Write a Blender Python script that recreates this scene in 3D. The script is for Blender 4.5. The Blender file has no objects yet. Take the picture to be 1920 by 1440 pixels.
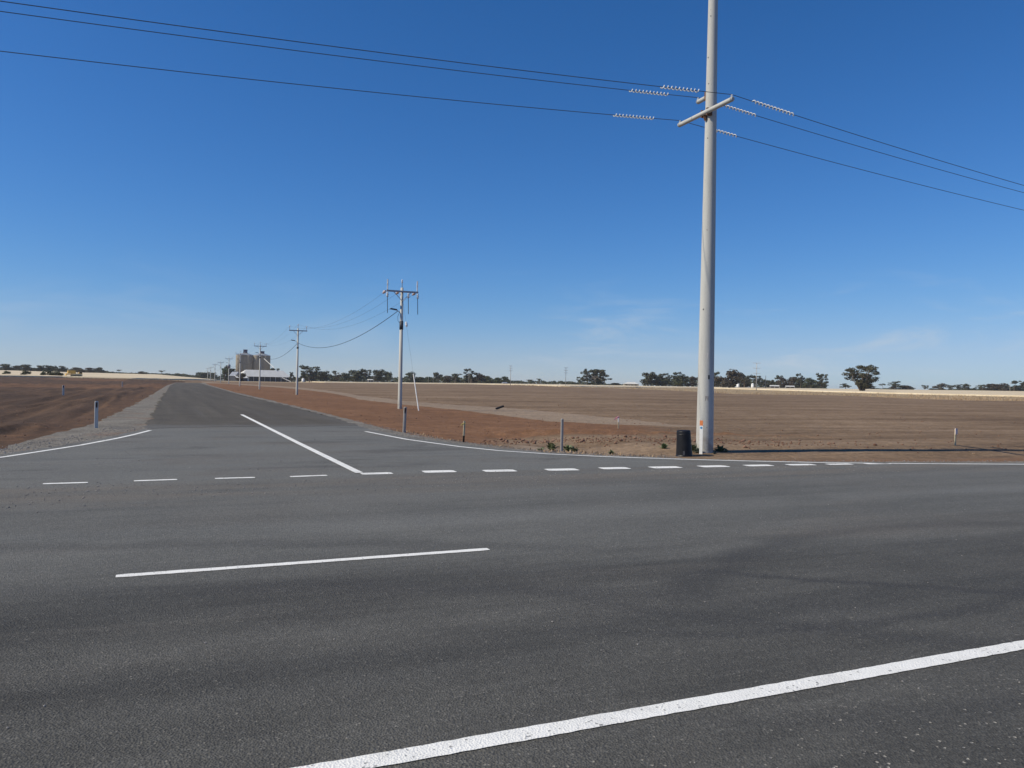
import bpy, math, random
import numpy as np
from mathutils import Vector, Matrix
from mathutils.geometry import tessellate_polygon

R = random.Random(11)
NP = np.random.RandomState(5)
C = bpy.context.scene.collection

# ------------------------------------------------------------------ camera
F, RHO, PIT, EYE = 1480.0, 0.0192, 0.00068, 1.65
r0 = Vector((1, 0, 0)); u0 = Vector((0, -math.sin(PIT), math.cos(PIT))); fw = Vector((0, math.cos(PIT), math.sin(PIT)))
cr = r0 * math.cos(RHO) + u0 * math.sin(RHO)
cu = -r0 * math.sin(RHO) + u0 * math.cos(RHO)
camd = bpy.data.cameras.new('camera'); cam = bpy.data.objects.new('camera', camd); C.objects.link(cam)
M = Matrix.Identity(4)
for i in range(3):
    M[i][0] = cr[i]; M[i][1] = cu[i]; M[i][2] = -fw[i]
M[2][3] = EYE
cam.matrix_world = M
camd.sensor_width = 36; camd.lens = 36 * F / 1920; camd.clip_start = 0.1; camd.clip_end = 20000
bpy.context.scene.camera = cam

def ray(px, py):
    return cr * ((px - 960) / F) + cu * ((720 - py) / F) + fw
def G(px, py, z=0.0):                    # photo pixel -> point on a level plane
    d = ray(px, py); t = (z - EYE) / d.z
    return Vector((d.x * t, d.y * t, z))
def at(px, py, dist):                    # photo pixel -> point at forward distance
    d = ray(px, py); t = dist / d.y
    return Vector((d.x * t, dist, EYE + d.z * t))
HOR = lambda px: 721 + (px - 960) * RHO

AZ = math.radians(66.4)
U = Vector((math.sin(AZ), math.cos(AZ), 0)); V = Vector((-math.cos(AZ), math.sin(AZ), 0))
def uv(p): return p.x * U.x + p.y * U.y, p.x * V.x + p.y * V.y
def xy(u, v, z=0): return Vector((u * U.x + v * V.x, u * U.y + v * V.y, z))

# ------------------------------------------------------------------ terrain
E_PX = [-400, 0, 300, 420, 545, 600, 750, 900, 1060, 1250, 1500, 1900, 2400]
E_V = [7, 6, 4.5, -3.2, -3.2, -2.2, -1.3, .2, 1, 1.2, 2.2, 4, 4]
def sstep(a, b, x):
    t = np.clip((x - a) / (b - a), 0, 1); return t * t * (3 - 2 * t)
def pxaz(x, y):
    return 960 + F * np.where(y > 1, x / np.maximum(y, 1), np.sign(x) * 3)
def zfar(x, y, zn):
    r = np.hypot(x, y); e = np.interp(pxaz(x, y), E_PX, E_V)
    rr = np.minimum(r, 1500)
    tgt = 1.65 + e * rr / F
    return zn + (tgt - zn) * sstep(150, 650, r) * np.where(y > 0, 1, .3) - sstep(1500, 5000, r) * 6
def zt(x, y, zn=-.34):
    return float(zfar(np.float64(x), np.float64(y), zn))
def hit(px, py):
    d = ray(px, py); s = 12.0
    while s < 2500:
        x, y, z = d.x * s, d.y * s, EYE + d.z * s
        if z < zt(x, y):
            lo, hi = s / 1.04, s
            for i in range(9):
                s = (lo + hi) / 2
                if EYE + d.z * s < zt(d.x * s, d.y * s): hi = s
                else: lo = s
            x, y = d.x * hi, d.y * hi
            return Vector((x, y, zt(x, y)))
        s *= 1.04
    return Vector((d.x * s, d.y * s, zt(d.x * s, d.y * s)))

def vnoise(x, y, seed=0):                # 2-D value noise
    xi = np.floor(x).astype(np.int64); yi = np.floor(y).astype(np.int64); fx = x - xi; fy = y - yi
    def h(a, b):
        n = (a * 374761393 + b * 668265263 + seed * 974634777) & 0x7fffffff
        n = ((n ^ (n >> 13)) * 1274126177) & 0x7fffffff
        return ((n ^ (n >> 16)) & 0xffff) / 65535.0
    fx = fx * fx * (3 - 2 * fx); fy = fy * fy * (3 - 2 * fy)
    a = h(xi, yi); b = h(xi + 1, yi); c = h(xi, yi + 1); d = h(xi + 1, yi + 1)
    return (a + (b - a) * fx) * (1 - fy) + (c + (d - c) * fx) * fy - .5

# ------------------------------------------------------------------ helpers
class MB:
    def __init__(s): s.v = []; s.f = []
    def add(s, vs, fs):
        o = len(s.v); s.v += [tuple(v) for v in vs]; s.f += [tuple(i + o for i in f) for f in fs]; return s
    def box(s, c, d, rot=None, taper=1.0):
        c = Vector(c); vs = []
        for z in (-1, 1):
            k = taper if z > 0 else 1
            for x, y in ((-1, -1), (1, -1), (1, 1), (-1, 1)):
                p = Vector((x * d[0] / 2 * k, y * d[1] / 2 * k, z * d[2] / 2))
                if rot is not None: p = rot @ p
                vs.append(c + p)
        return s.add(vs, [(3, 2, 1, 0), (4, 5, 6, 7), (0, 1, 5, 4), (1, 2, 6, 5), (2, 3, 7, 6), (3, 0, 4, 7)])
    def tube(s, pts, rad, n=8, cap=True):
        pts = [Vector(p) for p in pts]; rad = rad if isinstance(rad, (list, tuple)) else [rad] * len(pts)
        vs = []; fs = []
        t0 = (pts[1] - pts[0]).normalized(); a = t0.orthogonal().normalized()
        for i, p in enumerate(pts):
            t = (pts[min(i + 1, len(pts) - 1)] - pts[max(i - 1, 0)]).normalized()
            a = (a - t * a.dot(t)).normalized(); b = t.cross(a)
            for k in range(n):
                an = 2 * math.pi * k / n; vs.append(p + (a * math.cos(an) + b * math.sin(an)) * rad[i])
        for i in range(len(pts) - 1):
            for k in range(n):
                q = (k + 1) % n; fs.append((i * n + k, i * n + q, (i + 1) * n + q, (i + 1) * n + k))
        if cap:
            fs.append(tuple(reversed(range(n)))); fs.append(tuple((len(pts) - 1) * n + k for k in range(n)))
        return s.add(vs, fs)
    def lathe(s, prof, n=24, c=(0, 0, 0), rot=None):
        c = Vector(c); vs = []; fs = []
        for r, z in prof:
            for k in range(n):
                p = Vector((r * math.cos(2 * math.pi * k / n), r * math.sin(2 * math.pi * k / n), z))
                vs.append(c + (rot @ p if rot is not None else p))
        for i in range(len(prof) - 1):
            for k in range(n):
                q = (k + 1) % n; fs.append((i * n + k, i * n + q, (i + 1) * n + q, (i + 1) * n + k))
        fs.append(tuple(reversed(range(n)))); fs.append(tuple((len(prof) - 1) * n + k for k in range(n)))
        return s.add(vs, fs)
    def mesh(s, name, mat=None, smooth=False):
        me = bpy.data.meshes.new(name); me.from_pydata(s.v, [], s.f); me.update()
        if mat: me.materials.append(mat)
        if smooth: me.shade_smooth() if hasattr(me, 'shade_smooth') else None
        return me
    def obj(s, name, mat, parent=None, smooth=False, loc=None):
        me = s.mesh(name, mat)
        if smooth is not False:
            for p in me.polygons: p.use_smooth = len(p.vertices) == 4
        o = bpy.data.objects.new(name, me); C.objects.link(o)
        if parent: o.parent = parent
        if loc is not None: o.location = loc
        return o
def empty(name, loc, label, cat, group=None, rz=0):
    o = bpy.data.objects.new(name, None); C.objects.link(o); o.location = loc; o.rotation_euler = (0, 0, rz)
    o.empty_display_size = .2
    o['label'] = label; o['category'] = cat
    if group: o['group'] = group
    return o
def tag(o, label=None, cat=None, group=None, kind=None):
    if label: o['label'] = label
    if cat: o['category'] = cat
    if group: o['group'] = group
    if kind: o['kind'] = kind
    return o
def copy_tree(o, parent=None):
    c = o.copy(); C.objects.link(c)
    if parent: c.parent = parent
    for ch in o.children: copy_tree(ch, c)
    return c
def rotz(a): return Matrix.Rotation(a, 3, 'Z')

# ------------------------------------------------------------------ materials
class NT:
    def __init__(s, name):
        s.m = bpy.data.materials.new(name); s.m.use_nodes = True; s.t = s.m.node_tree
        s.b = s.t.nodes['Principled BSDF']; s.b.inputs['Roughness'].default_value = .85
        s.b.inputs['Specular IOR Level'].default_value = .3
    def n(s, ty, **kw):
        x = s.t.nodes.new(ty)
        for k, v in kw.items():
            if k in x.inputs: x.inputs[k].default_value = v
            else: setattr(x, k, v)
        return x
    def l(s, a, b): s.t.links.new(a, b)
    def pos(s): return s.n('ShaderNodeNewGeometry').outputs['Position']
    def mapping(s, vec, scale=(1, 1, 1), rot=(0, 0, 0)):
        m = s.n('ShaderNodeMapping'); m.inputs['Scale'].default_value = scale; m.inputs['Rotation'].default_value = rot
        s.l(vec, m.inputs['Vector']); return m.outputs[0]
    def noise(s, vec, scale, detail=4, rough=.55, dist=0):
        x = s.n('ShaderNodeTexNoise', Scale=scale, Detail=detail, Roughness=rough, Distortion=dist); s.l(vec, x.inputs['Vector']); return x.outputs['Fac']
    def ramp(s, fac, *stops):
        x = s.n('ShaderNodeValToRGB'); s.l(fac, x.inputs[0]); e = x.color_ramp.elements
        while len(e) < len(stops): e.new(.5)
        for i, (p, c) in enumerate(stops):
            e[i].position = p; e[i].color = (c, c, c, 1) if not isinstance(c, tuple) else (*c, 1)
        return x.outputs[0]
    def rng(s, v, a, b, c=0, d=1, smooth=True):
        x = s.n('ShaderNodeMapRange'); x.interpolation_type = 'SMOOTHSTEP' if smooth else 'LINEAR'
        for i, q in zip((1, 2, 3, 4), (a, b, c, d)): x.inputs[i].default_value = q
        s.l(v, x.inputs[0]); return x.outputs[0]
    def math(s, op, a, b=0.0):
        x = s.n('ShaderNodeMath', operation=op)
        for i, q in enumerate((a, b)):
            if isinstance(q, (int, float)): x.inputs[i].default_value = q
            else: s.l(q, x.inputs[i])
        return x.outputs[0]
    def mix(s, fac, a, b, blend='MIX'):
        x = s.n('ShaderNodeMix', data_type='RGBA', blend_type=blend)
        for idx, q in ((0, fac), (6, a), (7, b)):
            if isinstance(q, (int, float)): x.inputs[idx].default_value = q
            elif isinstance(q, tuple): x.inputs[idx].default_value = (*q, 1)
            else: s.l(q, x.inputs[idx])
        return x.outputs[2]
    def bump(s, h, strength=.5, dist=.02, prev=None):
        x = s.n('ShaderNodeBump', Strength=strength, Distance=dist); s.l(h, x.inputs['Height'])
        if prev is not None: s.l(prev, x.inputs['Normal'])
        return x.outputs[0]
    def out(s, col=None, nor=None, rough=None):
        if col is not None:
            if isinstance(col, tuple): s.b.inputs['Base Color'].default_value = (*col, 1)
            else: s.l(col, s.b.inputs['Base Color'])
        if nor is not None: s.l(nor, s.b.inputs['Normal'])
        if rough is not None:
            if isinstance(rough, (int, float)): s.b.inputs['Roughness'].default_value = rough
            else: s.l(rough, s.b.inputs['Roughness'])
        return s.m

def simple(name, col, rough=.7, var=.18, scale=8, bump=.0, metal=0, bscale=60, obj=True):
    t = NT(name)
    vec = t.n('ShaderNodeTexCoord').outputs['Object']
    nz = t.noise(vec, scale, 5)
    c2 = tuple(c * (1 - var) for c in col); c1 = tuple(min(1, c * (1 + var)) for c in col)
    c = t.mix(t.rng(nz, .3, .7), c2, c1)
    t.b.inputs['Metallic'].default_value = metal
    nor = t.bump(t.noise(vec, bscale, 3), bump, .01) if bump else None
    return t.out(c, nor, rough)

def mat_asphalt():
    t = NT('asphalt'); P = t.pos()
    along = t.mapping(P, rot=(0, 0, AZ - math.pi / 2))           # x = along road (u), y = across (v)
    stre = t.mapping(along, scale=(.09, 1.0, 1))
    st = t.noise(stre, .9, 6, .6, .35)
    st2 = t.noise(t.mapping(along, scale=(.2, 1.6, 1)), 2.6, 5, .6, .5)
    big = t.noise(P, .16, 5, .6, .6)
    med = t.noise(P, 1.1, 6, .65)
    f = t.math('ADD', t.math('MULTIPLY', st, .42), t.math('ADD', t.math('MULTIPLY', big, .33), t.math('ADD', t.math('MULTIPLY', med, .13), t.math('MULTIPLY', st2, .16))))
    col = t.ramp(f, (.38, (.050, .0488, .0450)), (.50, (.084, .082, .0745)), (.62, (.124, .121, .110)))
    sep = t.n('ShaderNodeSeparateXYZ'); t.l(along, sep.inputs[0]); u_, v_ = sep.outputs[0], sep.outputs[1]
    # far lane and bell mouth paler, partly painted grazing sheen; fresh dark seal nearer
    wob = t.math('ADD', v_, t.math('MULTIPLY', t.math('SUBTRACT', st, .5), 3.2))
    pale = t.math('ADD', t.rng(wob, 5.4, 8.2, 0, .55), t.rng(wob, 12, 15.5, 0, .65))
    col = t.mix(pale, col, t.mix(.52, col, (.212, .216, .204)))
    # polished wheel paths and a darker, flushed strip between them
    for vc, wd_, cc, am in ((4.6, .5, (.058, .058, .056), .5), (6.2, .5, (.058, .058, .056), .42), (9.2, .6, (.20, .204, .196), .3), (11.2, .6, (.20, .204, .196), .3)):
        d_ = t.math('ABSOLUTE', t.math('SUBTRACT', t.math('ADD', v_, t.math('MULTIPLY', t.math('SUBTRACT', st, .5), 1.5)), vc))
        col = t.mix(t.math('MULTIPLY', t.rng(d_, 0, wd_, am, 0), t.rng(big, .36, .6, .1, 1)), col, cc)
    # turning tyre bands
    def arc(cx, cy, r, w, amp, lo, hi):
        c = t.n('ShaderNodeVectorMath', operation='SUBTRACT'); t.l(P, c.inputs[0]); c.inputs[1].default_value = (cx, cy, 0)
        ln = t.n('ShaderNodeVectorMath', operation='LENGTH'); t.l(c.outputs[0], ln.inputs[0])
        d = t.math('ABSOLUTE', t.math('SUBTRACT', t.math('ADD', ln.outputs['Value'], t.math('MULTIPLY', t.math('SUBTRACT', med, .5), .5)), r))
        m = t.math('MULTIPLY', t.rng(d, 0, w, amp, 0), t.rng(big, lo - .08, hi - .1, .3, 1))
        return m
    for cu_, cv_, r_, w_, amp in ((9.5, 10.5, 6.83, .15, .8), (9.5, 10.5, 8.3, .24, .55), (8, 1.5, 5.48, .36, .6), (5, 10, 5.9, .14, .65), (5, 10, 7.3, .2, .5), (-4, -8, 15.3, .3, .45), (-4, -8, 17.0, .35, .35)):
        p_ = xy(cu_, cv_)
        m_ = t.math('MULTIPLY', arc(p_.x, p_.y, r_, w_, amp, .3, .6), t.rng(u_, 1.0, 4.5) if cu_ > 0 else t.rng(u_, 6, 2))
        if cu_ in (9.5, 5): m_ = t.math('MULTIPLY', m_, t.rng(v_, 6.3, 5.5))
        if cu_ == 8: m_ = t.math('MULTIPLY', m_, t.rng(v_, 4.6, 5.4))
        col = t.mix(m_, col, (.058, .057, .055))
    # brown dust carried along the holding line
    dust = t.math('MULTIPLY', t.math('MULTIPLY', t.rng(wob, 10.6, 12.4), t.rng(wob, 14.6, 13.0)), t.rng(t.noise(stre, 2.2, 5), .36, .66, .05, .7))
    col = t.mix(dust, col, (.175, .155, .130))
    dust2 = t.math('MULTIPLY', t.rng(t.noise(t.mapping(along, scale=(.35, 1, 1)), .45, 5, .6, .8), .50, .72), .42)
    col = t.mix(dust2, col, (.155, .143, .126))
    mouth = t.rng(v_, 13.5, 15.5)
    m1 = t.math('MULTIPLY', t.rng(t.noise(t.mapping(along, scale=(.5, 1, 1)), .55, 6, .68, .5), .50, .68, 0, .6), mouth)
    col = t.mix(m1, col, (.150, .134, .114))
    m2 = t.math('MULTIPLY', t.rng(t.noise(t.mapping(along, scale=(.35, 1, 1)), .8, 6, .68, .8), .47, .36, 0, .5), mouth)
    col = t.mix(m2, col, (.088, .084, .077))
    # stones
    vo = t.n('ShaderNodeTexVoronoi', Scale=85.0); t.l(P, vo.inputs['Vector'])
    sc = t.n('ShaderNodeSeparateColor'); t.l(vo.outputs['Color'], sc.inputs[0])
    col = t.mix(1.0, col, t.ramp(sc.outputs[0], (0, .72), (.6, 1.0), (.95, 1.22), (1, 1.6)), 'MULTIPLY')
    pit = t.rng(t.noise(P, 30, 3, .6), .34, .26, 0, .55)
    col = t.mix(pit, col, (.022, .022, .022))
    spark = t.math('GREATER_THAN', sc.outputs[1], .990)  # stone glints painted into the colour as pale specks
    near = t.math('ADD', t.rng(v_, 3.4, 2.4, .22, .75), 0)
    col = t.mix(t.math('MULTIPLY', spark, near), col, (.46, .43, .37))
    n1 = t.bump(vo.outputs['Distance'], .55, .012)
    n2 = t.bump(t.noise(P, 38, 4, .7), .4, .014, n1)
    n3 = t.bump(t.noise(P, 2.2, 4, .6), .15, .05, n2)
    t.b.inputs['Specular IOR Level'].default_value = .2
    return t.out(col, n3, .78)

def mat_chipseal():
    t = NT('chip_seal'); P = t.pos()
    al = t.mapping(P, rot=(0, 0, AZ - math.pi / 2))
    st = t.noise(t.mapping(al, scale=(1, .03, 1)), 1.1, 5, .6)
    med = t.noise(P, .5, 5, .6)
    f = t.math('ADD', t.math('MULTIPLY', st, .6), t.math('MULTIPLY', med, .4))
    col = t.ramp(f, (.36, (.067, .058, .046)), (.5, (.086, .076, .060)), (.66, (.113, .10, .08)))
    sp_ = t.n('ShaderNodeSeparateXYZ'); t.l(al, sp_.inputs[0])
    jn = t.math('ADD', sp_.outputs[1], t.math('MULTIPLY', t.math('SUBTRACT', t.noise(P, .9, 5, .7), .5), 5))
    col = t.mix(t.rng(jn, 31.2, 28.8, 0, .8), col, (.125, .122, .114))
    trk = t.math('MULTIPLY', t.rng(t.noise(t.mapping(al, scale=(1, .02, 1)), .8, 3), .5, .62, 0, .5), t.rng(sp_.outputs[1], 60, 29))
    col = t.mix(trk, col, (.118, .112, .102))
    vo = t.n('ShaderNodeTexVoronoi', Scale=60.0); t.l(P, vo.inputs['Vector'])
    sc = t.n('ShaderNodeSeparateColor'); t.l(vo.outputs['Color'], sc.inputs[0])
    col = t.mix(1.0, col, t.ramp(sc.outputs[0], (0, .7), (.7, 1.05), (1, 1.5)), 'MULTIPLY')
    n1 = t.bump(vo.outputs['Distance'], .5, .015)
    return t.out(col, n1, .85)

def mat_gravel():
    t = NT('crushed_gravel'); P = t.pos()
    big = t.noise(P, .7, 5, .6); fi = t.noise(P, 9, 4, .7)
    f = t.math('ADD', t.math('MULTIPLY', big, .6), t.math('MULTIPLY', fi, .4))
    col = t.ramp(f, (.35, (.130, .116, .096)), (.5, (.192, .176, .150)), (.68, (.26, .24, .205)))
    red = t.rng(t.noise(P, .45, 4, .6), .52, .68, 0, .6)
    col = t.mix(red, col, (.19, .125, .085))
    vo = t.n('ShaderNodeTexVoronoi', Scale=28.0); t.l(P, vo.inputs['Vector'])
    sc = t.n('ShaderNodeSeparateColor'); t.l(vo.outputs['Color'], sc.inputs[0])
    col = t.mix(1.0, col, t.ramp(sc.outputs[0], (0, .6), (.6, 1.0), (1, 1.5)), 'MULTIPLY')
    n1 = t.bump(vo.outputs['Distance'], .7, .03)
    return t.out(col, t.bump(fi, .5, .04, n1), .95)

def mat_soil():
    t = NT('soil'); P = t.pos()
    at_ = t.n('ShaderNodeVertexColor'); at_.layer_name = 'zone'
    sep = t.n('ShaderNodeSeparateColor'); t.l(at_.outputs['Color'], sep.inputs[0])
    red, pale, dark, tan = sep.outputs[0], sep.outputs[1], sep.outputs[2], at_.outputs['Alpha']
    al = t.mapping(P, rot=(0, 0, AZ - math.pi / 2))
    stu = t.noise(t.mapping(al, scale=(.05, 1, 1)), .42, 7, .7, .3)
    stv = t.noise(t.mapping(al, scale=(1, .06, 1)), 1.1, 6, .62, .4)
    big = t.noise(P, .06, 5, .6); med = t.noise(P, .9, 6, .68); fine = t.noise(P, 7, 5, .7)
    f = t.math('ADD', t.math('MULTIPLY', stu, .5), t.math('ADD', t.math('MULTIPLY', big, .28), t.math('MULTIPLY', med, .22)))
    base = t.ramp(f, (.41, (.118, .075, .042)), (.5, (.190, .127, .075)), (.59, (.265, .187, .120)))
    f2 = t.math('ADD', t.math('MULTIPLY', med, .6), t.math('MULTIPLY', big, .4))
    redc = t.ramp(f2, (.36, (.125, .060, .026)), (.5, (.185, .092, .042)), (.66, (.24, .128, .065)))
    palec = t.ramp(f, (.36, (.215, .155, .105)), (.6, (.295, .225, .160)))
    fd = t.math('ADD', t.math('MULTIPLY', stv, .65), t.math('MULTIPLY', big, .35))
    darkc = t.ramp(fd, (.34, (.043, .025, .014)), (.5, (.080, .046, .025)), (.66, (.130, .075, .041)))
    tanc = t.ramp(t.noise(t.mapping(al, scale=(.3, 1, 1)), .25, 5, .65), (.35, (.27, .20, .115)), (.65, (.40, .31, .19)))
    ln_ = t.rng(t.noise(t.mapping(al, scale=(.022, 1, 1)), 1.25, 4, .75, .25), .36, .28, 0, .55)
    base = t.mix(ln_, base, (.085, .054, .031))
    def edge(m, k=.6):
        return t.rng(t.math('ADD', m, t.math('MULTIPLY', t.math('SUBTRACT', med, .5), k)), .3, .7)
    col = t.mix(edge(dark, .3), base, darkc)
    col = t.mix(edge(pale, .5), col, palec)
    col = t.mix(t.rng(t.math('ADD', red, t.math('MULTIPLY', t.math('SUBTRACT', med, .5), .9)), .1, .95), col, redc)
    col = t.mix(edge(tan, .3), col, tanc)
    vo = t.n('ShaderNodeTexVoronoi', Scale=9.0); t.l(P, vo.inputs['Vector'])
    sc = t.n('ShaderNodeSeparateColor'); t.l(vo.outputs['Color'], sc.inputs[0])
    col = t.mix(1.0, col, t.ramp(sc.outputs[0], (0, .8), (.6, 1.0), (1, 1.22)), 'MULTIPLY')
    n1 = t.bump(fine, .8, .06)
    n2 = t.bump(med, .6, .14, n1)
    n3 = t.bump(t.math('ADD', stu, 0), .5, .15, n2)
    return t.out(col, n3, .97)

def mat_paint():
    t = NT('road_paint'); P = t.pos()
    vo = t.n('ShaderNodeTexVoronoi', Scale=85.0); t.l(P, vo.inputs['Vector'])
    sc = t.n('ShaderNodeSeparateColor'); t.l(vo.outputs['Color'], sc.inputs[0])
    w = t.noise(P, 5, 5, .65)
    chip = t.math('GREATER_THAN', t.math('ADD', sc.outputs[0], t.math('MULTIPLY', t.math('SUBTRACT', w, .5), .35)), .985)
    col = t.mix(t.rng(w, .35, .7), (.83, .83, .80), (.76, .76, .73))
    col = t.mix(t.math('MULTIPLY', chip, .75), col, (.16, .16, .155))
    scuff = t.rng(t.noise(P, 1.4, 6, .7, .5), .50, .74, 0, .38)
    col = t.mix(scuff, col, (.36, .355, .34))
    fine_ = t.noise(P, 55, 3, .7)
    col = t.mix(t.rng(t.math('ADD', fine_, t.math('MULTIPLY', w, .35)), .84, .93, 0, .6), col, (.2, .2, .19))
    n1 = t.bump(vo.outputs['Distance'], .4, .01)
    return t.out(col, t.bump(t.noise(P, 40, 3), .35, .01, n1), .7)

def mat_concrete(name, c, streak=True):
    t = NT(name); P = t.n('ShaderNodeTexCoord').outputs['Object']
    a = t.noise(t.mapping(P, scale=(1.6, 1.6, .12)), 3, 7, .7); b = t.noise(P, 25, 4, .6)
    f = t.math('ADD', t.math('MULTIPLY', a, .7), t.math('MULTIPLY', b, .3))
    col = t.ramp(f, (.3, tuple(x * .78 for x in c)), (.5, c), (.7, tuple(x * 1.13 for x in c)))
    # dirt splashed up from the ground, rust specks, air holes
    sep = t.n('ShaderNodeSeparateXYZ'); t.l(P, sep.inputs[0])
    dirt = t.math('MULTIPLY', t.rng(sep.outputs[2], .75, 0), t.rng(t.noise(P, 6, 4), .35, .65))
    col = t.mix(t.math('MULTIPLY', dirt, .6), col, (.20, .14, .10))
    sp = t.noise(t.mapping(P, scale=(1, 1, .8)), 16, 1, .5)
    col = t.mix(t.rng(sp, .755, .79, 0, .7), col, (.14, .12, .11))
    return t.out(col, t.bump(b, .25, .01), .8)

def mat_leaf(name, c1, c2, c3):
    t = NT(name)
    oi = t.n('ShaderNodeObjectInfo')
    P = t.pos()
    n1 = t.noise(P, .55, 3, .6); n2 = t.noise(P, 3.0, 2, .6)
    f = t.math('ADD', t.math('MULTIPLY', n1, .6), t.math('MULTIPLY', n2, .4))
    col = t.ramp(f, (.33, c1), (.5, c2), (.68, c3))
    hs = t.n('ShaderNodeHueSaturation'); t.l(col, hs.inputs['Color'])
    t.l(t.rng(oi.outputs['Random'], 0, 1, .72, 1.3, False), hs.inputs['Value'])
    t.l(t.rng(oi.outputs['Random'], 0, 1, .47, .515, False), hs.inputs['Hue'])
    return t.out(hs.outputs[0], None, .65)

m_asph = mat_asphalt(); m_seal = mat_chipseal(); m_grav = mat_gravel(); m_soil = mat_soil(); m_paint = mat_paint()
m_conc = mat_concrete('pole_concrete', (.475, .475, .45)); m_conc2 = mat_concrete('small_pole_concrete', (.50, .49, .45))
m_silo = mat_concrete('silo_concrete', (.30, .262, .205))
m_steel = simple('galvanised_steel', (.36, .38, .40), .5, .2, 12, 0, .35)
m_dsteel = simple('dark_fittings', (.06, .065, .075), .6, .2)
m_rust = simple('rusty_clamp', (.16, .085, .05), .8, .3, 30)
m_porc = simple('porcelain', (.62, .64, .66), .3, .1)
m_pinkp = simple('brown_porcelain', (.56, .46, .45), .35, .15)
m_wire = simple('aluminium_wire', (.075, .08, .095), .5, .1, 3, 0, .3)
m_cable = simple('black_cable', (.018, .018, .02), .6, .1)
m_white = simple('white_plastic', (.78, .78, .76), .5, .06)
m_whited = simple('white_marker_board', (.90, .90, .87), .6, .04, 20)
m_orange = simple('orange_paint', (.78, .25, .09), .6, .12, 30)
m_blue = simple('blue_sticker', (.05, .30, .58), .5, .1)
m_black = simple('black_plastic', (.012, .0125, .015), .45, .25, 6, .15)
m_gpost = simple('mid_grey_post', (.33, .31, .29), .6, .12, 8)  # the darker of the two post greys
m_gpost2 = simple('pale_grey_post', (.56, .53, .50), .55, .08, 8)
m_refl = simple('dark_reflector', (.03, .012, .016), .25, .1)
m_wood = simple('weathered_stake', (.50, .43, .29), .8, .2, 14)
m_dfoot = simple('dark_stake_foot', (.035, .028, .022), .9, .2, 14)  # lower part of the stake, darker than its top
m_pink = simple('pink_ribbon', (.80, .45, .46), .7, .1)
m_yelrib = simple('yellow_ribbon', (.72, .58, .20), .7, .1)
m_yellow = simple('machine_yellow', (.58, .36, .085), .5, .18, 3)
m_cream = simple('machine_cream', (.60, .50, .30), .5, .12, 3)
m_rubber = simple('track_rubber', (.02, .019, .018), .9, .2)
m_glass = simple('dark_glass', (.03, .035, .045), .15, .1)
m_roofw = simple('pale_roof_steel', (.66, .65, .61), .45, .06, .3)
m_roofg = simple('grey_roof_steel', (.23, .25, .29), .5, .1, .3)
m_shade = simple('shaded_wall', (.045, .048, .058), .7, .15, .4)  # near-black colour stands for shade under roofs and in open fronts
m_wallp = simple('pale_wall', (.58, .56, .52), .7, .1, .5)
m_tower = simple('purple_grey_cladding', (.075, .068, .105), .6, .15, .4)
m_bark = simple('bark', (.17, .135, .105), .9, .3, 3)
m_barkp = simple('pale_bark', (.33, .29, .25), .9, .3, 3)
m_leafd = mat_leaf('foliage_dark', (.031, .038, .021), (.050, .058, .032), (.084, .090, .052))
m_leafb = mat_leaf('foliage_brown', (.046, .040, .028), (.070, .060, .041), (.105, .088, .060))
m_leafg = mat_leaf('foliage_green', (.034, .046, .021), (.055, .070, .031), (.088, .100, .046))
m_leafl = mat_leaf('foliage_lone_tree', (.034, .040, .024), (.058, .060, .032), (.108, .096, .046))
m_weed = mat_leaf('weed_leaf', (.060, .085, .034), (.10, .13, .058), (.16, .18, .10))
m_weedg = mat_leaf('grey_weed_leaf', (.10, .13, .095), (.15, .18, .13), (.20, .24, .17))
m_drygrass = mat_leaf('dry_grass_blade', (.30, .22, .115), (.42, .32, .18), (.54, .43, .27))
m_clod = mat_leaf('dirt_clod', (.13, .070, .038), (.19, .110, .065), (.27, .175, .112))
m_stone = mat_leaf('loose_stone', (.16, .15, .14), (.27, .255, .24), (.44, .42, .39))
def mat_wheat():
    t = NT('ripe_wheat'); P = t.pos()
    al = t.mapping(P, rot=(0, 0, AZ - math.pi / 2))
    a = t.noise(t.mapping(al, scale=(.06, 1, 1)), .05, 5, .6); b = t.noise(P, .9, 4, .7)
    f = t.math('ADD', t.math('MULTIPLY', a, .65), t.math('MULTIPLY', b, .35))
    col = t.ramp(f, (.33, (.46, .365, .235)), (.5, (.62, .52, .365)), (.66, (.69, .60, .45)))
    return t.out(col, t.bump(b, .7, .3), .95)
m_wheat = mat_wheat()

# ------------------------------------------------------------------ roads (outlines read off the photograph, on level ground)
def trace(pts, z=0.0): return [G(a, b, z) for a, b in pts]
outL = trace([(0, 841), (60, 822), (100, 812), (150, 801), (190, 788), (230, 769), (257, 756), (290, 737), (312, 722.5), (330, 717.3)])
outR = trace([(384, 717.8), (392, 721.5), (442, 735.5), (492, 746.5), (550, 760), (620, 777), (657, 786.5), (698, 797), (755, 810), (773, 815), (807, 820), (860, 827.5), (934, 836), (1000, 845), (1100, 852.5), (1180, 857), (1279, 860), (1378, 863), (1560, 864.5), (1738, 865), (1920, 864)])
asL = trace([(0, 852), (67, 842.5), (150, 829.5), (217, 817), (262, 806), (281, 800)])
asR = trace([(667, 797), (690, 803), (763, 819), (860, 832.5), (934, 841), (1027, 848), (1121, 853.5), (1200, 856.5), (1279, 859.5), (1477, 864.3), (1667, 867), (1920, 868.5)])
def closed(L, Rr, ext=170):
    pL = L[0] - U * ext; pR = Rr[-1] + U * ext
    uL, vL = uv(pL); uR, vR = uv(pR)
    return [xy(uL, -16), pL] + L + Rr + [pR, xy(uR, -16)]
OUT = closed(outL, outR); ASP = closed(asL, asR)
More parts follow.
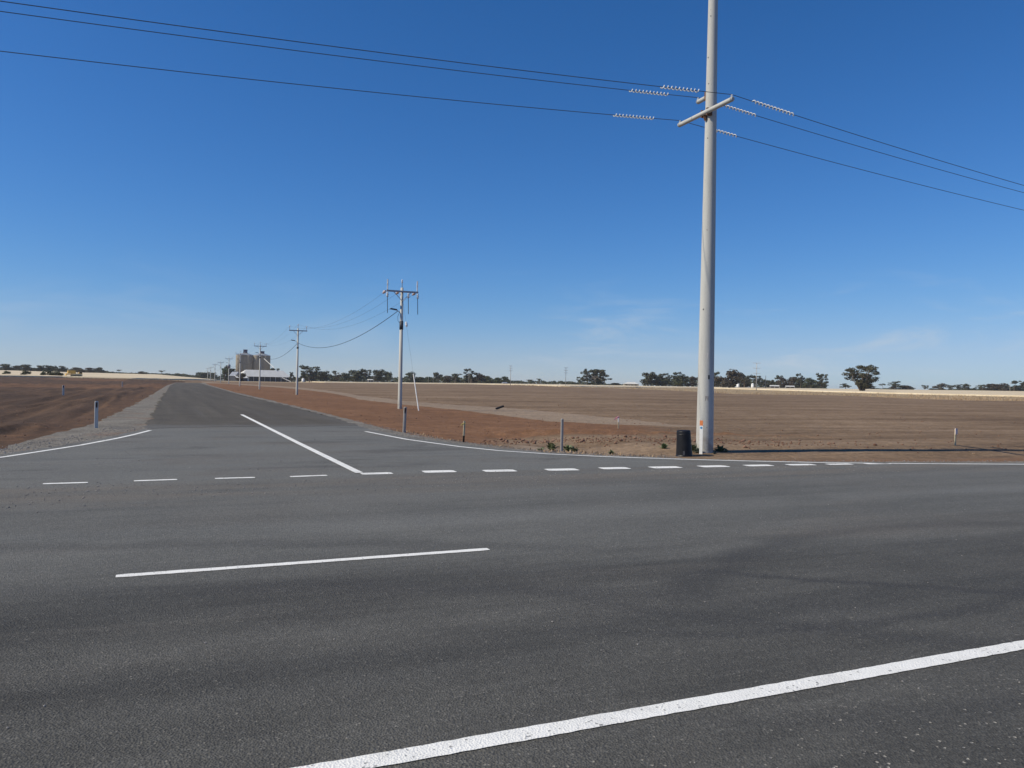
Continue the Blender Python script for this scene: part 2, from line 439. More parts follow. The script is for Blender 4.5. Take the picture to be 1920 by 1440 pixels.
sealL = trace([(274, 803.5), (284, 780), (299, 753), (309, 737), (319, 722.5), (331, 717.8)])
sealR = trace([(374, 718.2), (388, 722.6), (450, 740.3), (533, 759.3), (617, 780.5), (672, 798.5)])
mid_ = trace([(617, 799.0), (467, 799.5), (340, 802)])
SEAL = sealL + sealR + mid_
def sheet(name, poly, z, mat, skirt=0.0, jitter=0.0, parent=None):
    pts = []
    for i, p in enumerate(poly):
        q = poly[(i + 1) % len(poly)]; L = (q - p).length; n = max(1, int(L / .5)) if (jitter and L < 60) else 1
        for k in range(n):
            w = p.lerp(q, k / n)
            if jitter:
                nn = Vector((-(q - p).y, (q - p).x, 0)).normalized()
                jj = jitter * min(1.0 + w.length / 60, 3)
                w = w + nn * (jj * float(vnoise(np.array(w.x * 1.3), np.array(w.y * 1.3), 3)) + jj * .8 * float(vnoise(np.array(w.x * 4.3), np.array(w.y * 4.3), 4)))
            pts.append(Vector((w.x, w.y, z)))
    tris = tessellate_polygon([pts]); mb = MB(); fs = []
    for t in tris:
        a, b, c = (pts[i] for i in t)
        fs.append(t if (b - a).cross(c - a).z > 0 else tuple(reversed(t)))
    mb.add(pts, fs)
    if skirt:
        n = len(pts)
        mb.add(pts + [p - Vector((0, 0, skirt)) for p in pts], [(i, (i + 1) % n, n + (i + 1) % n, n + i) for i in range(n)])
    return mb.obj(name, mat, parent)
shoulder = tag(sheet('gravel_shoulder', OUT, -.012, m_grav, .25, .14), kind='structure')
main_road = tag(sheet('main_road', ASP, 0, m_asph, .011, .10), kind='structure')
side_road = tag(sheet('side_road', SEAL, .006, m_seal, .017, .16), kind='structure')

def strip(name, pts, w, z=.0045, closed_end=False, rough=.004):
    pts = [Vector((p.x, p.y, 0)) for p in pts]; fine = [pts[0]]
    for a, b in zip(pts, pts[1:]):
        n = max(1, int((b - a).length / .06)) if (b - a).length < 14 else max(1, int((b - a).length / .4))
        n = min(n, 260)
        fine += [a.lerp(b, (k + 1) / n) for k in range(n)]
    vs = []; fs = []
    for i, p in enumerate(fine):
        t = (fine[min(i + 1, len(fine) - 1)] - fine[max(0, i - 1)]).normalized(); nrm = Vector((-t.y, t.x, 0))
        ends = .8 if i in (0, len(fine) - 1) else 1
        a = p + nrm * (w / 2 * ends + R.uniform(-rough, rough)); b = p - nrm * (w / 2 * ends + R.uniform(-rough, rough))
        vs += [(b.x, b.y, z), (a.x, a.y, z)]
    for i in range(len(fine) - 1): fs.append((2 * i, 2 * i + 2, 2 * i + 3, 2 * i + 1))
    return MB().add(vs, fs).obj(name, m_paint, main_road)
# solid edge line in front of the camera
a = G(960, 1381.5); b = G(1920, 1209.5); dirn = (b - a).normalized()
strip('edge_line', [a - dirn * 60, a - dirn * 12, a - dirn * 4, a + dirn * 4, a + dirn * 12, a + dirn * 120], .128)
# centre dash (and the next ones of its row, beyond the frame on either side)
a = G(217, 1081); b = G(916, 1030); dirn = (b - a).normalized()
for k in (-2, -1, 0, 1, 2, 3, 4):
    strip('centre_dash', [a + dirn * 12 * k, b + dirn * 12 * k], .105)
# side road centre line, kerb-radius edge lines
strip('side_centre_line', [G(453, 777.5), G(560, 831.5), G(674, 887.5)], .15, .0105)
lf = trace([(0, 858), (66.7, 848), (150, 835), (217, 822.5), (250, 815.2), (282, 807)])
strip('radius_edge_line', [lf[0] - U * 90, lf[0] - U * 8 - V * .2] + lf, .12)
rt = trace([(685, 809), (763, 824), (860, 837.3), (934, 845), (1027, 851.2), (1121, 855.8), (1200, 858.7), (1279, 861.2), (1378, 864), (1477, 866.2), (1540, 867.5), (1667, 869.2), (1920, 870.7)])
strip('radius_edge_line', rt + [rt[-1] + U * 120], .12)
for (x0, y0, x1, y1, w) in [(80, 907.5, 165, 905, .13), (251, 902, 332, 899.3, .13), (403, 897.5, 478, 895.5, .13), (544, 894, 613, 891.5, .14),
        (677, 888.8, 735, 887.2, .27), (793, 884.9, 853, 883.6, .34), (907, 883.4, 966, 882.3, .34), (1024, 881.3, 1082, 880.2, .34), (1126, 878.6, 1178, 877.6, .34),
        (1220, 877, 1274, 875.9, .33), (1312, 875.1, 1363, 874.1, .33), (1398, 873.4, 1446, 872.5, .3), (1476, 871.8, 1526, 871.2, .28), (1551, 870.9, 1596, 870.2, .24), (1623, 869.9, 1668, 869.4, .2)]:
    strip('holding_dash', [G(x0, y0), G(x1, y1)], w)

# pale cross track at the far end of the side road
e0, e1 = G(200, 716.0), G(330, 717.2)
# ------------------------------------------------------------------ ground sheet
def build_ground():
    th = []
    t = -180.0
    while t < 180:
        th.append(t); t += .14 if -37 < t < 37 else (1.2 if abs(t) < 60 else 5)
    rr = [0.0]; r = 1.2
    while r < 7000: rr.append(r); r *= 1.0155 if 9 < r < 420 else 1.05
    th = np.radians(np.array(th)); rr = np.array(rr)
    T, Rr = np.meshgrid(th, rr); x = (np.sin(T) * Rr).ravel(); y = (np.cos(T) * Rr).ravel()
    n = len(x); poly = np.array([(p.x, p.y) for p in OUT])
    inside = np.zeros(n, bool); dist = np.full(n, 1e9)
    for i in range(len(poly)):
        ax, ay = poly[i]; bx, by = poly[(i + 1) % len(poly)]
        cond = ((ay > y) != (by > y))
        with np.errstate(divide='ignore', invalid='ignore'):
            xi = (bx - ax) * (y - ay) / (by - ay) + ax
        inside ^= cond & (x < xi)
        L2 = (bx - ax) ** 2 + (by - ay) ** 2
        tt = np.clip(((x - ax) * (bx - ax) + (y - ay) * (by - ay)) / L2, 0, 1)
        dist = np.minimum(dist, np.hypot(x - ax - tt * (bx - ax), y - ay - tt * (by - ay)))
    u = x * U.x + y * U.y; v = x * V.x + y * V.y; rad = np.hypot(x, y)
    px = pxaz(x, y)
    # zones
    def yline(pts):                                   # forward distance of a traced line as a function of azimuth
        P = [hit(a, b) for a, b in pts]; return np.array([p.x / p.y * F + 960 for p in P]), np.array([p.y for p in P])
    def zone(pts, soft): ax, ay = yline(pts); return np.interp(px, ax, ay)
    up = zone([(380, 716), (470, 721), (540, 725), (673, 742), (760, 752), (840, 758.5), (934, 763.5), (1027, 772), (1200, 789), (1330, 806), (1500, 822)], 1)
    lo = zone([(380, 717), (470, 723), (540, 728), (673, 749), (745, 758), (840, 767), (934, 778), (1027, 791), (1140, 800), (1200, 803), (1330, 812), (1500, 826)], 1)
    berm = zone([(700, 790), (900, 828), (1000, 825), (1200, 826), (1400, 832), (1920, 846)], 1)
    right = (px > 375) & (y > 5)
    red = np.where(right, sstep(0, 1, (lo - y) / np.maximum(1.0, .06 * lo) + .5), 0) * sstep(1330, 1120, px)
    # red strip beside the main road on the right
    red = np.maximum(red, np.where((px > 1050) & (y > 5), .62 * sstep(3.4, 1.0, dist) * sstep(1150, 1560, px), 0))
    red = np.where((px > 800) & (px < 1400) & (y < berm), red * (1 - sstep(860, 1000, px) * (1 - sstep(-1.2, .3, y - berm + .9))), red)
    pale = np.where(right, sstep(-.5, .5, (y - lo) / np.maximum(1, .05 * lo)) * sstep(.5, -.5, (y - up) / np.maximum(1, .05 * up)), 0) * sstep(1420, 1200, px)
    pale = np.maximum(pale, np.where((px > 800) & (px < 1400) & (y > 5), .75 * sstep(1.4, .2, np.abs(dist - 1.0)) * sstep(860, 1010, px) * sstep(1400, 1200, px), 0))
    left = (px < 345) & (y > 0) | (x < -30) & (y <= 0)
    dark = np.where(left, 1.0, 0.0)
    red = np.maximum(red, np.where(left, .52 * sstep(.52, .62, vnoise(u * .045, v * .012, 9) + .5) * sstep(25, 60, rad), 0))
    red = np.maximum(red, np.where(left, .34 * sstep(3.5, .5, dist), 0))
    ds = zone([(-400, 700), (0, 706), (900, 720.5), (956, 722), (1060, 726), (1180, 729), (1299, 734), (1378, 739), (1560, 741), (1698, 747), (1817, 751), (1920, 752), (2300, 761)], 1)
    tan = np.where(y > 5, sstep(-.03, .03, (y - ds) / ds), 0)
    tan = np.where(left, sstep(300, 340, y), tan)
    tan = np.where((y <= 5) & (rad > 300), 1, tan)
    # heights
    zn = -.05 - .29 * sstep(0, 12 - 7.4 * sstep(-10, 4, x), dist); zn = np.where(inside, -.07 - .03 * sstep(0, 2, dist), zn)
    z = zfar(x, y, zn); z = np.where(inside & (rad < 330), np.minimum(z, -.07), z)
    near_road = (~inside) & (rad < 330)
    z = np.where(near_road, np.where(dist < 25, np.minimum(z, -.05 + .012 * dist), z), z)
    bank = .31 * sstep(1.7, 4.7, dist + .4 * vnoise(u * .25, v * .1, 71)) * np.exp(-np.clip(dist - 5, 0, None) / 30) * sstep(9, 13.2, u) * sstep(46, 32, y) * sstep(-6, 3, x)
    z = z + np.where(inside, 0, bank)
    amp = sstep(.1, 1.8, dist) * np.where(inside, 0, 1) * sstep(420, 200, rad)
    def ridged(a, b, k): return 1 - np.minimum(1, np.abs(vnoise(a, b, k)) * 5)
    wr_ = .15 * ridged(u * .42 + .5 * vnoise(u * .2, v * .06, 61), v * .022, 62) + .11 * ridged(u * 1.0, v * .05, 63)
    ridge = wr_ + .14 * vnoise(u * .62 + .25 * vnoise(u * .3, v * .05, 21), v * .035, 1) + .13 * vnoise(u * 1.7, v * .07, 2) + .12 * vnoise(u * .25, v * .03, 31)
    furrow = .05 * vnoise(u * .05, v * .55, 3) + .045 * vnoise(u * .12, v * 1.5, 4)
    clod = .03 * vnoise(x * 2.1, y * 2.1, 5) + .03 * vnoise(x * 5.5, y * 5.5, 6)
    z = z + amp * (np.where(left, ridge * 1.25, furrow * sstep(2, 14, dist)) + clod * np.where(left, 1, .25 + .75 * sstep(3, 14, dist)))
    bw = np.exp(-((y - berm - .5) / 1.0) ** 2) * sstep(840, 960, px) * sstep(1700, 1300, px) * (y > 5)
    z = z + amp * bw * (.07 + .16 * vnoise(x * 1.4, y * 1.4, 7) + .10 * vnoise(x * 3.6, y * 3.6, 8))
    red = np.maximum(red, bw * .75)
    verts = np.stack([x, y, z], 1).astype(np.float32)
    nt, nr = len(th), len(rr)
    i = np.arange(nr - 1)[:, None] * nt; j = np.arange(nt)[None, :]; j2 = (j + 1) % nt
    faces = np.stack([i + j, i + nt + j, i + nt + j2, i + j2], -1).reshape(-1, 4)
    me = bpy.data.meshes.new('ground'); me.vertices.add(n); me.vertices.foreach_set('co', verts.ravel())
    nf = len(faces); me.loops.add(nf * 4); me.polygons.add(nf)
    me.loops.foreach_set('vertex_index', faces[:, ::-1].astype(np.int32).ravel())
    me.polygons.foreach_set('loop_start', np.arange(0, nf * 4, 4, dtype=np.int32)); me.polygons.foreach_set('loop_total', np.full(nf, 4, np.int32))
    me.polygons.foreach_set('use_smooth', np.ones(nf, bool))
    me.update(calc_edges=True); me.validate()
    ca = me.color_attributes.new('zone', 'FLOAT_COLOR', 'POINT')
    ca.data.foreach_set('color', np.stack([red, pale, dark, tan], 1).astype(np.float32).ravel())
    me.materials.append(m_soil)
    if me.polygons[len(me.polygons) // 2].normal.z < 0: me.flip_normals()
    o = bpy.data.objects.new('ground', me); C.objects.link(o); tag(o, kind='structure')
    return o
ground = build_ground()
from mathutils.bvhtree import BVHTree
_bvh = BVHTree.FromObject(ground, bpy.context.evaluated_depsgraph_get())
def gz(x, y):
    h = _bvh.ray_cast(Vector((x, y, 60)), Vector((0, 0, -1)))
    return h[0].z if h[0] else zt(x, y)
def g(px, py, z=-.2):                    # photo pixel -> point on the real ground
    d = ray(px, py); h = _bvh.ray_cast(Vector((0, 0, EYE)), d.normalized())
    return h[0] if h[0] else G(px, py, z)

# ------------------------------------------------------------------ wheat standing beyond the soil
WH = [(-500, 702.5), (-200, 704.5), (0, 706.3), (117, 708.2), (250, 711.2), (320, 712.8), (400, 713.6), (440, 714), (545, 716), (600, 717.2), (750, 719.3), (900, 721), (956, 722), (1060, 724.9), (1200, 726.8), (1338, 728.5), (1560, 735.3), (1738, 740.3), (1920, 744.5), (2200, 752), (2500, 760)]
def wheat():
    P = [hit(a, b) for a, b in WH]
    fine = []
    for p, q in zip(P, P[1:]):
        for k in range(12): fine.append(p.lerp(q, k / 12))
    fine.append(P[-1]); mul = [1, 1, 1.03, 1.08, 1.15, 1.25, 1.4, 1.6, 1.9, 2.3, 2.9, 3.7]
    vs = []; n = len(fine)
    for r_, k in enumerate(mul):
        for i, p in enumerate(fine):
            x, y = p.x * k, p.y * k
            h = -.3 if r_ == 0 else .5 + .16 * float(vnoise(np.array(i * .6), np.array(r_ * 3.1), 12))
            vs.append((x, y, zt(x, y) + h))
    fs = [(r_ * n + i, r_ * n + i + 1, (r_ + 1) * n + i + 1, (r_ + 1) * n + i) for r_ in range(len(mul) - 1) for i in range(n - 1)]
    return tag(MB().add(vs, fs).obj('wheat_field', m_wheat, smooth=True), kind='structure')
wheat()
def wz(x, y): return max(gz(x, y), zt(x, y))

# distant low ridge
hb = MB(); ring = []
for i in range(121):
    a = math.radians(-60 + i); h = 26 * max(0, .45 + 1.1 * float(vnoise(np.array(i * .11), np.array(.5), 40)) + .3 * float(vnoise(np.array(i * .4), np.array(.5), 41)))
    for (rr_, hh) in ((5600, -8), (6000, h), (6500, -8)):
        ring.append((math.sin(a) * rr_, math.cos(a) * rr_, hh))
hb.add(ring, [(i * 3 + k, (i + 1) * 3 + k, (i + 1) * 3 + k + 1, i * 3 + k + 1) for i in range(120) for k in (0, 1)])
tag(hb.obj('hills', simple('hill_scrub', (.10, .105, .075), .9, .2, .01), smooth=True), kind='structure')

# ------------------------------------------------------------------ scattered stuff
def ico(rnd, flat=.7):
    t = (1 + 5 ** .5) / 2
    v = [(-1, t, 0), (1, t, 0), (-1, -t, 0), (1, -t, 0), (0, -1, t), (0, 1, t), (0, -1, -t), (0, 1, -t), (t, 0, -1), (t, 0, 1), (-t, 0, -1), (-t, 0, 1)]
    f = [(0, 11, 5), (0, 5, 1), (0, 1, 7), (0, 7, 10), (0, 10, 11), (1, 5, 9), (5, 11, 4), (11, 10, 2), (10, 7, 6), (7, 1, 8), (3, 9, 4), (3, 4, 2), (3, 2, 6), (3, 6, 8), (3, 8, 9), (4, 9, 5), (2, 4, 11), (6, 2, 10), (8, 6, 7), (9, 8, 1)]
    return [Vector(p).normalized() * rnd.uniform(.7, 1.15) for p in v], f
def scatter(mb, x, y, z, s, flat=.65):
    v, f = ico(R); m = Matrix.Rotation(R.uniform(0, 6.3), 3, 'Z')
    mb.add([Vector((x, y, z)) + m @ Vector((p.x * s, p.y * s * .85, p.z * s * flat)) for p in v], f)
cl = MB()
for i in range(620):                                  # row of clods pushed up beside the radius
    px = R.triangular(850, 1750, 1030); py = np.interp(px, [850, 950, 1200, 1400, 1900], [829, 829, 824, 830, 841]) + R.gauss(0, 3.2)
    p = g(px, py); s = R.uniform(.015, .045) * (1.9 if R.random() < .12 else 1); scatter(cl, p.x, p.y, p.z + s * .3, s)
for i in range(420):
    px = R.uniform(400, 1920); py = R.uniform(HOR(px) + 22, np.interp(px, [400, 700, 1000, 1920], [722, 792, 838, 856])) if px > 420 else 730
    p = g(px, py); s = R.uniform(.012, .035) * (1 + p.y / 70); scatter(cl, p.x, p.y, p.z + s * .3, s)
for i in range(60):
    px = R.uniform(0, 270); py = R.uniform(735, np.interp(px, [0, 150, 270], [836, 798, 745]))
    p = g(px, py); s = R.uniform(.012, .03) * (1 + p.y / 60); scatter(cl, p.x, p.y, p.z + s * .3, s)
tag(cl.obj('dirt_clods', m_clod), kind='stuff')
gb = MB()
def jit(poly, w0, w1, n, s0, s1, z=0.0):
    for i in range(n):
        k = R.randrange(len(poly) - 1); p = poly[k].lerp(poly[k + 1], R.random()); t = (poly[k + 1] - poly[k]).normalized(); nn = Vector((-t.y, t.x, 0))
        q = p + nn * R.uniform(w0, w1); s = R.uniform(s0, s1); scatter(gb, q.x, q.y, z + s * .35, s)
jit(asL, -.25, 1.2, 900, .008, .022, -.012); jit(outR[6:], -.5, .35, 2200, .008, .022, -.03); jit(asR[:9], -.3, .6, 900, .008, .02, -.01)
for i in range(1500):                                 # loose stones on the seal, thickest along the holding line
    u_ = R.uniform(-11, 14); v_ = R.gauss(12.7, .75); p = xy(u_, v_); s = R.uniform(.005, .015); scatter(gb, p.x, p.y, s * .35, s)
for i in range(700):
    u_ = R.uniform(-9, 12); v_ = R.uniform(2, 14); p = xy(u_, v_); s = R.uniform(.003, .009); scatter(gb, p.x, p.y, s * .35, s)
for i in range(160):
    p = G(R.uniform(180, 800), R.uniform(806, 888)); s = R.uniform(.008, .02); scatter(gb, p.x, p.y, s * .3, s, .4)
tag(gb.obj('loose_gravel', m_stone), kind='stuff')

# dry grass fringe along the far edge of the bare soil, on the right
dg = MB()
def tuft(mb, x, y, z, h, n=7, spread=.3):
    for k in range(n):
        a = R.uniform(0, 6.28); b = Vector((x + R.gauss(0, spread), y + R.gauss(0, spread), z - .05)); w = .05 * h + .03
        tip = b + Vector((R.gauss(0, .25) * h, R.gauss(0, .25) * h, h * R.uniform(.6, 1.1))); s = Vector((math.cos(a), math.sin(a), 0)) * w
        mb.add([b - s, b + s, tip], [(0, 1, 2)])
SO = [(900, 720.7), (956, 722), (1060, 726), (1180, 729), (1299, 734), (1378, 739), (1560, 741), (1698, 747), (1817, 751), (1920, 752), (2300, 761)]
for i in range(2600):
    px = R.uniform(900, 2250); b0 = np.interp(px, [a for a, b in SO], [b for a, b in SO]); b1 = np.interp(px, [a for a, b in WH], [b for a, b in WH])
    p = hit(px, b0 + (b1 - b0) * R.random() ** 1.6); tuft(dg, p.x, p.y, zt(p.x, p.y), R.uniform(.25, .7) * (1.7 if R.random() < .06 else 1), 7, .9)
for i in range(700):
    px = R.uniform(-100, 345); b1 = np.interp(px, [a for a, b in WH], [b for a, b in WH]); p = hit(px, b1 + R.uniform(0, .9)); tuft(dg, p.x, p.y, zt(p.x, p.y), R.uniform(.25, .6), 7, 1.2)
for i in range(160):                                  # a few dry wisps by the shoulder
    px = R.uniform(700, 1240); py = np.interp(px, [700, 860, 1000, 1240], [800, 830, 846, 858]) + R.uniform(-2.5, 1); p = g(px, py); tuft(dg, p.x, p.y, p.z, R.uniform(.05, .14), 6, .06)
for i in range(420):                                  # sparse dry seedlings on the bare verges
    px = R.uniform(420, 1920); py = R.uniform(HOR(px) + 30, np.interp(px, [420, 700, 1000, 1920], [735, 795, 843, 860])); p = g(px, py); tuft(dg, p.x, p.y, p.z, R.uniform(.03, .09), 5, .05)
tag(dg.obj('dry_grass', m_drygrass), kind='stuff')

# ------------------------------------------------------------------ trees
def leaves(mb, c, rad, n, s, rnd):
    for i in range(n):
        d = Vector((rnd.gauss(0, 1), rnd.gauss(0, 1), rnd.gauss(0, 1))).normalized(); k = .35 + .65 * rnd.random() ** .45
        p = Vector((c[0] + d.x * rad[0] * k, c[1] + d.y * rad[1] * k, c[2] + d.z * rad[2] * k))
        nr = (d + Vector((rnd.gauss(0, .7), rnd.gauss(0, .7), rnd.gauss(0, .7) + .3))).normalized()
        a = nr.orthogonal().normalized(); a = Matrix.Rotation(rnd.uniform(0, 6.28), 3, nr) @ a; b = nr.cross(a); q = s * rnd.uniform(.6, 1.4)
        mb.add([p - a * q - b * q * .5, p + a * q * .2 - b * q * .7, p + a * q + b * q * .1, p - a * q * .1 + b * q * .7], [(0, 1, 2, 3)])
def limb(mb, a, b, r1, r2, rnd, wob=.03):
    a, b = Vector(a), Vector(b); m = a.lerp(b, .5) + Vector((rnd.gauss(0, wob), rnd.gauss(0, wob), rnd.gauss(0, wob * .5)))
    mb.tube([a, m, b], [r1, (r1 + r2) / 2, r2], 5)
def tree_meshes(style, seed):
    """normalised tree: height 1, crown width about 1"""
    rnd = random.Random(seed); tr = MB(); cw = MB()
    if style == 'dense':
        top = Vector((rnd.gauss(0, .04), rnd.gauss(0, .04), .5)); limb(tr, (0, 0, -.05), top, .035, .02, rnd)
        for k in range(19):
            a = rnd.uniform(0, 6.28); q = rnd.random() ** .6; z = rnd.uniform(.14, .88); w = .36 * math.sin(math.pi * min(1, (z + .12) / 1.05)) ** .6
            c = (math.cos(a) * q * w, math.sin(a) * q * w, z); limb(tr, top * rnd.uniform(.4, 1), c, .014, .005, rnd)
            leaves(cw, c, (.17, .17, rnd.uniform(.10, .15)), 85, .038, rnd)
    elif style == 'open':
        top = Vector((rnd.gauss(0, .05), rnd.gauss(0, .05), .62)); limb(tr, (0, 0, -.05), top, .03, .014, rnd)
        for k in range(20):
            a = rnd.uniform(0, 6.28); q = rnd.uniform(.15, 1); z = rnd.uniform(.28, .93)
            c = (math.cos(a) * q * .40, math.sin(a) * q * .40, z); limb(tr, top * rnd.uniform(.35, 1), c, .012, .004, rnd)
            leaves(cw, c, (.125, .125, rnd.uniform(.055, .09)), 60, .032, rnd)
    elif style == 'umbrella':
        top = Vector((rnd.gauss(0, .08), rnd.gauss(0, .05), .78)); limb(tr, (0, 0, -.05), top, .032, .016, rnd, .05)
        for k in range(8):
            a = rnd.uniform(0, 6.28); q = rnd.uniform(.1, 1); c = (top.x + math.cos(a) * q * .36, top.y + math.sin(a) * q * .36, rnd.uniform(.74, .93))
            limb(tr, top, c, .012, .004, rnd, .02); leaves(cw, c, (.17, .17, .075), 60, .034, rnd)
    elif style == 'bush':
        for k in range(13):
            a = rnd.uniform(0, 6.28); q = rnd.random() ** .5; c = (math.cos(a) * q * .38, math.sin(a) * q * .38, .18 + .55 * (1 - q * q) * rnd.uniform(.6, 1.1))
            limb(tr, (rnd.gauss(0, .03), rnd.gauss(0, .03), -.05), c, .014, .005, rnd); leaves(cw, c, (.17, .17, .2), 50, .05, rnd)
    elif style == 'vase':                             # multi-stemmed, fanning out of one foot under a domed crown
        stems = []
        for k in range(10):
            a = k * .63 + rnd.uniform(-.2, .2); sp = rnd.uniform(.10, .34); e = Vector((math.cos(a) * sp, math.sin(a) * sp, rnd.uniform(.42, .66)))
            limb(tr, (math.cos(a) * .03, math.sin(a) * .03, -.04), e, .022, .009, rnd, .025); stems.append(e)
        for k in range(70):
            a = rnd.uniform(0, 6.28); z = rnd.uniform(.16, .95); w = np.interp(z, [.12, .3, .5, .7, .85, .96], [.08, .22, .35, .46, .40, .20]); q = rnd.random() ** .5
            c = Vector((math.cos(a) * q * w, math.sin(a) * q * w, z)); s0 = min(stems, key=lambda e: (e - c).length)
            limb(tr, s0, c, .008, .003, rnd); leaves(cw, c, (.10, .10, rnd.uniform(.05, .08)), 75, .022, rnd)
    return tr, cw
TREE = {}
def tree(px, top, half, style, dist, label, leaf='d', pale=False, group=None):
    n = {'dense': 5, 'open': 5, 'umbrella': 3, 'bush': 3, 'vase': 1}[style]; k = (style, R.randrange(n), leaf, pale)
    if k not in TREE:
        a, b = tree_meshes(style, hash_(k)); lm = dict(d=m_leafd, b=m_leafb, g=m_leafg, l=m_leafl)[leaf]
        tm = a.mesh('trunk', m_barkp if pale else m_bark); cm = b.mesh('crown', lm)
        zs = [v.co.z for v in cm.vertices]; xs = [v.co.x for v in cm.vertices]; TREE[k] = (tm, cm, max(zs), max(xs) - min(xs))
    tm, cm, zt_, wx = TREE[k]
    p0 = at(px, HOR(px), dist); base = zt(p0.x, p0.y) if style != 'vase' else zt(p0.x, p0.y)
    h = (at(px, top, dist).z - base) / zt_; w = 2 * half * dist / F / wx * (1.0 if style in ('vase', 'bush', 'umbrella') else 1.3 if px < 420 else 1.36)
    e = empty({'bush': 'bush'}.get(style, 'gum_tree'), (p0.x, p0.y, base), label, 'bush' if style == 'bush' else 'tree', group, R.uniform(-.5, .5))
    e.scale = (w, w, h)
    for nm, me in (('trunk', tm), ('crown', cm)):
        o = bpy.data.objects.new(nm, me); C.objects.link(o); o.parent = e
def hash_(k): return sum((i + 3) * ord(c) for i, c in enumerate(str(k)))
TL = 'trees on the skyline beyond the wheat at far left'
